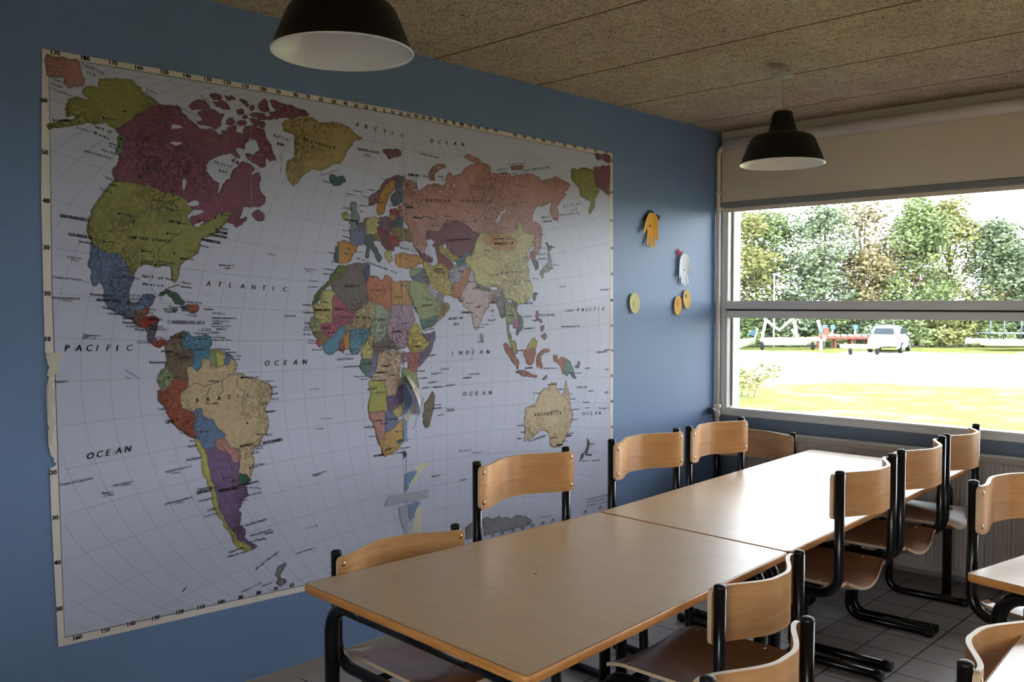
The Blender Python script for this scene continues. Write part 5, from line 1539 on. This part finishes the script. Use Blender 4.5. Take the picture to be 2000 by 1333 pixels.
# room side (facing the wall, -x)
place(tall, (1.680, 2.984), (1.668, 3.468), 'nearest tall chair on the room side, its seat pushed under the white table')
place(tall, (1.655, 3.590), (1.640, 4.080), 'middle one of the three tall chairs on the room side of the white table')
place(tall, (1.636, 4.150), (1.618, 4.605), 'tall chair on the room side closest to the radiator, pale backrest against the grass')
place(tall, (2.195, 3.590), (2.060, 3.118), 'tall chair behind the turned table, backrest with screws cut by the right edge')
first(low, (0.716, 2.105), (0.699, 1.626), 'low chair by the map with its backrest half hidden behind the nearest table')
place(low, (1.728, 2.136), (1.722, 2.605), 'low chair tucked under the nearest table beside its joint with the white one')
place(low, (2.027, 1.590), (2.013, 2.060), 'low chair pulled away into the aisle, only its curved backrest in view at the bottom')
place(low, (2.385, 2.500), (2.378, 2.035), 'low chair facing the bottom right table, curved backrest cut by the picture edge')
place(low, (0.600, 4.80), (0.110, 4.80), 'shaded brown chair at the far end of the table in front of the radiator', 1.04)

# ------------------------------------------------------------------ outside
GZ = -1.30
F2 = Vector((-math.sin(yaw), math.cos(yaw))); R2 = Vector((math.cos(yaw), math.sin(yaw))); C2 = Vector((3.0, 0.0))
def out(lat, dist): p = C2 + F2 * dist + R2 * lat; return p.x, p.y

m_ground = mat('gravel_and_grass', (220, 214, 200), 0.9, 0.1)
v = coords(m_ground)
dt = N(m_ground, 'ShaderNodeVectorMath', operation='DOT_PRODUCT'); L(m_ground, v, dt.inputs[0]); dt.inputs[1].default_value = (F2.x, F2.y, 0)
dd = N(m_ground, 'ShaderNodeMath', operation='ADD'); L(m_ground, dt.outputs['Value'], dd.inputs[0]); dd.inputs[1].default_value = -(C2.dot(F2))
wv = N(m_ground, 'ShaderNodeMath', operation='MULTIPLY_ADD'); L(m_ground, noise_tex(m_ground, v, 0.16, 4, 0.6), wv.inputs[0]); wv.inputs[1].default_value = 15.0; L(m_ground, dd.outputs[0], wv.inputs[2])
rr = N(m_ground, 'ShaderNodeMapRange'); L(m_ground, wv.outputs[0], rr.inputs['Value']); rr.inputs['From Min'].default_value = 0; rr.inputs['From Max'].default_value = 80
# 0..80 m: grass near, patchy verge, white gravel, grass again
gm = N(m_ground, 'ShaderNodeValToRGB'); L(m_ground, rr.outputs[0], gm.inputs['Fac'])
el = gm.color_ramp.elements; el[0].position, el[0].color = 0.47, (1, 1, 1, 1); el[1].position, el[1].color = 0.56, (0.0, 0.0, 0.0, 1)
e = el.new(0.725); e.color = (0, 0, 0, 1); e = el.new(0.74); e.color = (1, 1, 1, 1)
grass = ramp(m_ground, noise_tex(m_ground, v, 0.9, 5, 0.7), [(0.3, (66, 78, 26)), (0.5, (88, 92, 38)), (0.7, (126, 120, 84))])
grav = ramp(m_ground, noise_tex(m_ground, v, 1.5, 6, 0.7), [(0.3, (160, 157, 150)), (0.7, (184, 180, 174))])
L(m_ground, mixc(m_ground, gm.outputs['Color'], grav, grass), bsdf(m_ground).inputs['Base Color'])
bump(m_ground, noise_tex(m_ground, v, 8, 4), 0.5, 0.05)
bm = bmesh.new(); box(bm, -140, 140, -120, 190, GZ - 0.3, GZ)
struct('ground', bm, m_ground)

m_bark = mat('tree_bark', (96, 82, 66), 0.9, 0.1)
def leaf_mat(name, a, b):
    m = mat(name, a, 0.6, 0.25)
    L(m, ramp(m, noise_tex(m, coords(m), 1.1, 4, 0.7), [(0.3, a), (0.7, b)]), bsdf(m).inputs['Base Color'])
    bsdf(m).inputs['Transmission Weight'].default_value = 0.0
    return m
LM = [leaf_mat('leaves_green', (90, 106, 70), (120, 130, 80)), leaf_mat('leaves_yellowish', (102, 108, 60), (134, 128, 78)), leaf_mat('leaves_grey_green', (90, 104, 82), (114, 124, 90)), leaf_mat('leaves_turning', (104, 100, 68), (132, 118, 84))]
rt_ = random.Random(11)
def foliage(lumps, n_per, size, rg):
    bm = bmesh.new()
    for (cx, cy, cz, rx, rz) in lumps:
        for _ in range(n_per):
            th_, ph = rg.random() * 2 * PI, math.acos(2 * rg.random() - 1)
            r_ = (0.35 + 0.65 * rg.random() ** 0.5)
            p = Vector((cx + rx * r_ * math.sin(ph) * math.cos(th_), cy + rx * r_ * math.sin(ph) * math.sin(th_), cz + rz * r_ * math.cos(ph)))
            s = size * (0.6 + 0.8 * rg.random())
            M = Matrix.Rotation(rg.random() * 6.28, 3, 'Z') @ Matrix.Rotation(rg.random() * 3.1, 3, 'X')
            q = [(-0.5, -0.1, 0), (0.0, -0.35, 0.08), (0.55, 0.0, 0), (0.0, 0.35, 0.08)]
            bm.faces.new([bm.verts.new(p + M @ (Vector(a) * s)) for a in q])
    return bm
def tree(lat, dist, H, spread, kind, label, n_l=48, per=210):
    x, y = out(lat, dist)
    t = thing('tree', label, 'tree', (x, y, GZ), 0, 'trees beyond the gravel yard')
    bm = bmesh.new(); lumps = []
    tube(bm, [(0, 0, -0.1), (0.05, 0.05, H * 0.3), (0.0, 0.1, H * 0.6), (0.1, 0.0, H * 0.85)], 0.16, 10, r_end=0.04)
    for k in range(n_l):
        hz = H * (0.12 + 0.82 * rt_.random() ** 0.85); f_ = (1 - (hz / H) ** 3.5) * 0.8 + 0.2
        a = rt_.random() * 2 * PI; rr_ = spread * f_ * (0.25 + 0.75 * rt_.random())
        cx, cy = rr_ * math.cos(a), rr_ * math.sin(a)
        lumps.append((cx, cy, hz, 0.85 + 0.5 * rt_.random(), 0.6 + 0.4 * rt_.random()))
        if k % 2: tube(bm, [(0, 0, hz * 0.62), (cx * 0.5, cy * 0.5, hz * 0.8), (cx, cy, hz)], 0.05, 6, r_end=0.012)
    obj('trunk', bm, m_bark, t)
    obj('crown', foliage(lumps, per, 0.23, rt_), LM[kind], t)
    return t
TR = [(10.5, 61, 8.4, 3.0, 2), (14.4, 60, 8.2, 2.6, 1), (17.6, 62, 8.3, 2.6, 0), (20.4, 60, 8.8, 2.5, 2), (23.4, 61, 9.1, 2.7, 3), (26.6, 60, 9.0, 2.7, 0), (29.6, 62, 9.2, 2.5, 1), (32.6, 61, 8.0, 2.2, 2), (36.9, 62, 7.6, 2.8, 3), (35.2, 64, 5.6, 2.2, 0)]
TL = ['grey-green tree left of the lamp post outside', 'yellowish tree just inside the left window jamb', 'green tree behind the white boat cradle',
      'grey-green tree behind the rack of small boats', 'tree with turning brownish leaves left of the parked car', 'green tree standing right behind the parked car', 'yellow-green tree right of the parked car',
      'grey-green tree sloping down to the open sky at the right', 'brownish tree behind the boat frame at the right edge', 'low green tree in the gap of sky near the right edge']
for (la, di, H, sp, k), lb in zip(TR, TL): tree(la, di, H + 0.7, sp, k, lb)
HB = [('dark green bush left of the boat cradle', 14.5, 0), ('bush behind the boat cradle', 17.3, 2), ('bush behind the red and white post', 19.8, 0), ('bush behind the small boats on racks', 22.0, 2),
      ('bush hidden partly by the rear of the parked car', 24.6, 0), ('yellow-green bush right of the parked car', 27.4, 1), ('dark bush in the gap right of the car', 29.9, 0), ('bush behind the right boat frame', 32.6, 2), ('bush at the right end of the hedge', 35.4, 0), ('bush at the left end of the hedge', 11.6, 2)]
for lb, la, k in HB:
    x, y = out(la, 57.0 + rt_.random() * 1.2)
    t = thing('bush', lb, 'bush', (x, y, GZ), 0, 'hedge bushes along the yard')
    lumps = [(rt_.uniform(-1.3, 1.3), rt_.uniform(-0.7, 0.7), rt_.uniform(0.4, 2.3), 0.8, 0.6) for _ in range(14)]
    obj('leaves', foliage(lumps, 190, 0.24, rt_), LM[k], t)
    bm = bmesh.new()
    for q in range(4): tube(bm, [(0.1 * q - 0.2, 0, 0), (0.5 * q - 0.75, 0.1, 1.2), (0.7 * q - 1.0, 0.1, 2.0)], 0.035, 6, r_end=0.01)
    obj('stems', bm, m_bark, t)
# weeds close to the window's left jamb
x, y = out(6.9, 27.0)
t = thing('bush', 'pale weedy bush low at the left jamb on the near grass', 'bush', (x, y, GZ), 0)
obj('leaves', foliage([(rt_.uniform(-1.0, 0.8), rt_.uniform(-0.6, 0.6), rt_.uniform(0.1, 0.8), 0.5, 0.3) for _ in range(9)], 110, 0.13, rt_), LM[1], t)
bm = bmesh.new()
for q in range(5): tube(bm, [(0.2 * q - 0.5, 0, 0), (0.3 * q - 0.7, 0.1, 0.8)], 0.012, 6, r_end=0.004)
obj('stems', bm, m_bark, t)

# parked white hatchback, seen from behind on its right
m_car = mat('white_car_paint', (176, 178, 182), 0.3, 0.5)
m_cg = mat('car_glass', (50, 60, 68), 0.45, 0.25)
m_tyre = mat('tyre_rubber', (24, 24, 26), 0.8, 0.2)
m_rim = mat('alloy_rim', (150, 152, 156), 0.3, 0.5, 0.6)
m_red = mat('red_lens', (190, 70, 60), 0.3, 0.5)
cx, cy = out(21.6, 52.2)
car = thing('parked_car', 'white hatchback car parked on the grass by the hedge', 'car', (cx, cy, GZ), yaw - math.radians(32), None)
# section profile along local y (rear at -y, front at +y)
def loft(secs, mi_fn=None):
    bm = bmesh.new(); rows = [[bm.verts.new(p) for p in s] for s in secs]
    for a, b in zip(rows, rows[1:]):
        for k in range(len(a) - 1): bm.faces.new((a[k], b[k], b[k + 1], a[k + 1])).smooth = True
    bm.faces.new(rows[0]); bm.faces.new(list(reversed(rows[-1])))
    bmesh.ops.recalc_face_normals(bm, faces=bm.faces[:])
    return bm
def section(y, w, z0, z1, wt=None):
    wt = wt or w * 0.92
    return [(-w * 0.9, y, z0), (-w, y, z0 + 0.12), (-w, y, (z0 + z1) / 2 + 0.05), (-wt, y, z1 - 0.04), (-wt * 0.8, y, z1), (0, y, z1 + 0.015), (wt * 0.8, y, z1), (wt, y, z1 - 0.04), (w, y, (z0 + z1) / 2 + 0.05), (w, y, z0 + 0.12), (w * 0.9, y, z0)]
bm = loft([section(-2.02, 0.74, 0.38, 0.86), section(-1.92, 0.82, 0.26, 0.97), section(-1.4, 0.87, 0.22, 0.98), section(-0.6, 0.88, 0.22, 0.96), (section(0.4, 0.88, 0.22, 0.95)), section(1.0, 0.87, 0.22, 0.94), section(1.6, 0.84, 0.24, 0.82), section(1.95, 0.76, 0.28, 0.70), section(2.05, 0.62, 0.36, 0.62)])
obj('body', bm, m_car, car)
bm = loft([section(-1.88, 0.66, 0.92, 1.02, 0.60), section(-1.55, 0.72, 0.92, 1.38, 0.60), section(-1.2, 0.76, 0.92, 1.49, 0.60), section(-0.3, 0.78, 0.92, 1.52, 0.60), section(0.3, 0.78, 0.92, 1.46, 0.58), section(0.75, 0.76, 0.90, 1.20, 0.60), section(1.1, 0.72, 0.88, 0.96, 0.62)])
obj('cabin', bm, m_car, car)
bm = bmesh.new()
def pane4(pts): bm.faces.new([bm.verts.new(p) for p in pts])
pane4([(-0.56, -1.92, 1.05), (0.56, -1.92, 1.05), (0.48, -1.62, 1.37), (-0.48, -1.62, 1.37)])
for s in (-1, 1):
    pane4([(s * 0.81, -1.35, 1.04), (s * 0.82, -0.45, 1.04), (s * 0.79, -0.45, 1.40), (s * 0.77, -1.15, 1.38)])
    pane4([(s * 0.82, -0.38, 1.04), (s * 0.81, 0.62, 1.02), (s * 0.78, 0.20, 1.36), (s * 0.79, -0.38, 1.40)])
pane4([(-0.6, 0.95, 1.02), (0.6, 0.95, 1.02), (0.52, 0.40, 1.42), (-0.52, 0.40, 1.42)])
r_ = bmesh.ops.solidify(bm, geom=bm.faces[:], thickness=-0.03)
obj('windows', bm, m_cg, car)
for sx_ in (-0.80, 0.80):
    for sy in (-1.28, 1.25):
        bm = bmesh.new(); tube(bm, [(sx_ - 0.10, sy, 0.31), (sx_ + 0.10, sy, 0.31)], 0.31, 24)
        wh = obj('wheel', bm, m_tyre, car)
        bm = bmesh.new(); tube(bm, [(sx_ - 0.105, sy, 0.31), (sx_ + 0.105, sy, 0.31)], 0.19, 16)
        obj('rim', bm, m_rim, wh)
for s in (-1, 1):
    bm = bmesh.new(); box(bm, s * 0.70 - 0.07, s * 0.70 + 0.07, -2.0, -1.9, 0.74, 0.92, 0.02); obj('tail_light', bm, m_red, car)
    bm = bmesh.new(); ball(bm, (s * 0.93, 0.55, 1.02), 0.10, 2, (1, 0.6, 0.8)); obj('mirror', bm, m_car, car)

m_wp = mat('white_boat_paint', (170, 172, 150), 0.4, 0.4)
m_bl = mat('pale_blue_paint', (70, 104, 120), 0.5, 0.3)
m_rd = mat('faded_red_paint', (120, 62, 52), 0.5, 0.3)
m_dk = mat('grey_metal', (78, 82, 86), 0.5, 0.4)
def wheel_pair(t, cx, cy, r=0.22, gap=1.0):
    for s in (-1, 1):
        bm = bmesh.new(); tube(bm, [(cx + s * gap - 0.05, cy, r), (cx + s * gap + 0.05, cy, r)], r, 16); obj('wheel', bm, m_tyre, t)
# white boat cradle: a low hull bed with two tall forked arms and a lone arm beside it
x, y = out(16.1, 54.5)
t = thing('boat_cradle', 'white boat cradle with tall M shaped arms on the grass', 'boat trailer', (x, y, GZ), yaw)
bm = bmesh.new()
tube(bm, [(-1.2, 0, 0.5), (-0.95, 0, 1.75)], 0.09, 10); tube(bm, [(0.95, 0, 0.45), (0.75, 0, 1.75)], 0.10, 10)
tube(bm, [(-1.05, 0, 1.85), (-0.15, 0, 1.15), (0.7, 0, 1.9)], 0.09, 10); tube(bm, [(0.6, 0, 1.2), (1.15, 0, 0.5)], 0.08, 10)
obj('arms', bm, m_wp, t)
bm = bmesh.new(); box(bm, -1.2, 1.5, -0.3, 0.3, 0.25, 0.72, 0.12); obj('hull_bed', bm, m_wp, t)
bm = bmesh.new(); tube(bm, [(2.15, 0, 1.75), (2.45, 0, 0.75)], 0.1, 10); box(bm, 1.5, 2.6, -0.25, 0.25, 0.5, 0.75, 0.08); obj('bow_post', bm, m_wp, t)
wheel_pair(t, 0.2, -0.5, 0.24, 1.5)
x, y = out(13.6, 54.8)
t = thing('dinghy', 'small white dinghy with pale blue sail on the far left of the yard', 'boat', (x, y, GZ), yaw)
bm = loft([[(-0.9, -0.3, 0.5), (-0.7, -0.35, 0.15), (-0.7, 0.35, 0.15), (-0.9, 0.3, 0.5)], [(0.0, -0.45, 0.55), (0.0, -0.35, 0.1), (0.0, 0.35, 0.1), (0.0, 0.45, 0.55)], [(0.95, -0.05, 0.7), (0.85, -0.04, 0.3), (0.85, 0.04, 0.3), (0.95, 0.05, 0.7)]])
obj('hull', bm, m_wp, t)
bm = bmesh.new(); tube(bm, [(0.9, 0, 0.3), (1.15, 0, 1.3)], 0.05, 8); obj('mast', bm, m_wp, t)
bm = bmesh.new(); f = [bm.verts.new(p) for p in ((0.5, -0.02, 0.95), (1.12, -0.02, 1.25), (1.0, -0.02, 0.75))]; bm.faces.new(f); bmesh.ops.solidify(bm, geom=bm.faces[:], thickness=0.03)
obj('sail', bm, m_bl, t)
bm = bmesh.new(); tube(bm, [(0.3, 0.1, 0.2), (0.7, 0.1, 0.5)], 0.05, 8); tube(bm, [(-1.2, 0.1, 0.3), (-1.0, 0.1, 0.45)], 0.06, 8); obj('red_fender', bm, m_rd, t)
# banded post
x, y = out(17.55, 51.8)
t = thing('marker_post', 'post banded pale blue and red between the cradle and the red boats', 'post', (x, y, GZ), yaw)
for z0, z1, m_ in ((0.0, 0.75, m_wp), (0.75, 1.05, m_rd), (1.05, 1.35, m_bl)):
    bm = bmesh.new(); tube(bm, [(0, 0, z0), (0, 0, z1)], 0.09, 12); obj('band', bm, m_, t)
bm = bmesh.new(); box(bm, 0.12, 0.42, -0.03, 0.03, 0.95, 1.40, 0.02); tube(bm, [(0.0, 0, 1.2), (0.15, 0, 1.2)], 0.03); obj('flag', bm, m_rd, t)
# low red rack with small boats and two blue-topped posts
x, y = out(20.3, 56.0)
t = thing('boat_rack', 'low faded red rack with blue topped posts behind the small trailer', 'rack', (x, y, GZ), yaw)
bm = bmesh.new(); box(bm, -1.6, 1.6, -0.3, 0.3, 0.55, 0.72, 0.04)
for xx in (-1.5, -0.5, 0.5, 1.5): box(bm, xx - 0.05, xx + 0.05, -0.2, 0.2, 0.0, 0.6)
obj('rack_frame', bm, m_rd, t)
bm = bmesh.new()
for k in range(7): box(bm, -1.3 + k * 0.42, -1.1 + k * 0.42, -0.25, 0.25, 0.72, 0.86, 0.03)
obj('chocks', bm, m_wp, t)
for xx in (-1.0, -0.5, 0.9):
    bm = bmesh.new(); tube(bm, [(xx, 0.4, 0.0), (xx, 0.4, 1.3)], 0.06, 8); pp = obj('rack_post', bm, m_wp, t)
    bm = bmesh.new(); box(bm, xx - 0.14, xx + 0.14, 0.3, 0.5, 1.15, 1.42, 0.03); obj('post_top', bm, m_bl, pp)
x, y = out(18.9, 49.5)
t = thing('flatbed_trailer', 'small white flatbed trailer with two dark wheels left of the car', 'trailer', (x, y, GZ), yaw)
bm = bmesh.new(); box(bm, -0.95, 0.85, -0.5, 0.5, 0.32, 0.52, 0.04); obj('bed', bm, m_wp, t)
bm = bmesh.new(); tube(bm, [(0.85, 0, 0.42), (1.25, 0, 0.45)], 0.05); obj('drawbar', bm, m_wp, t)
bm = bmesh.new(); box(bm, -0.95, -0.3, -0.52, -0.49, 0.36, 0.48); obj('side_panel', bm, mat('orange_panel', (236, 200, 130), 0.5, 0.3), t, label='yellow side panel')
wheel_pair(t, 0.0, -0.5, 0.17, 0.72)
# catamaran frame at the right
x, y = out(29.0, 53.5)
t = thing('catamaran_frame', 'white catamaran frame with upright poles at the right edge of the yard', 'boat', (x, y, GZ), yaw)
for s in (-1, 1):
    bm = bmesh.new(); tube(bm, [(-1.9, s * 0.9, 0.55), (-1.6, s * 0.9, 0.48), (1.9, s * 0.9, 0.45), (2.5, s * 0.9, 0.55)], 0.2, 12); obj('hull', bm, m_wp, t)
bm = bmesh.new(); box(bm, -1.4, 2.4, -0.95, 0.95, 0.98, 1.04, 0.02); obj('deck', bm, m_dk, t)
for xx in (-1.3, -0.5, 0.5): 
    bm = bmesh.new(); tube(bm, [(xx, -0.6, 0.6), (xx + 0.05, -0.6, 2.2)], 0.045, 8); obj('pole', bm, m_dk, t)
x, y = out(16.2, 56.5)
t = thing('lamp_post', 'slim white lamp post in front of the trees near the left jamb', 'lamp post', (x, y, GZ), yaw)
bm = bmesh.new(); tube(bm, [(0, 0, 0), (0, 0, 4.5)], 0.06, 10, r_end=0.04); obj('pole', bm, m_wp, t)
bm = bmesh.new(); box(bm, -0.1, 0.3, -0.08, 0.08, 4.48, 4.6, 0.02); obj('lamp_head', bm, m_wp, t)
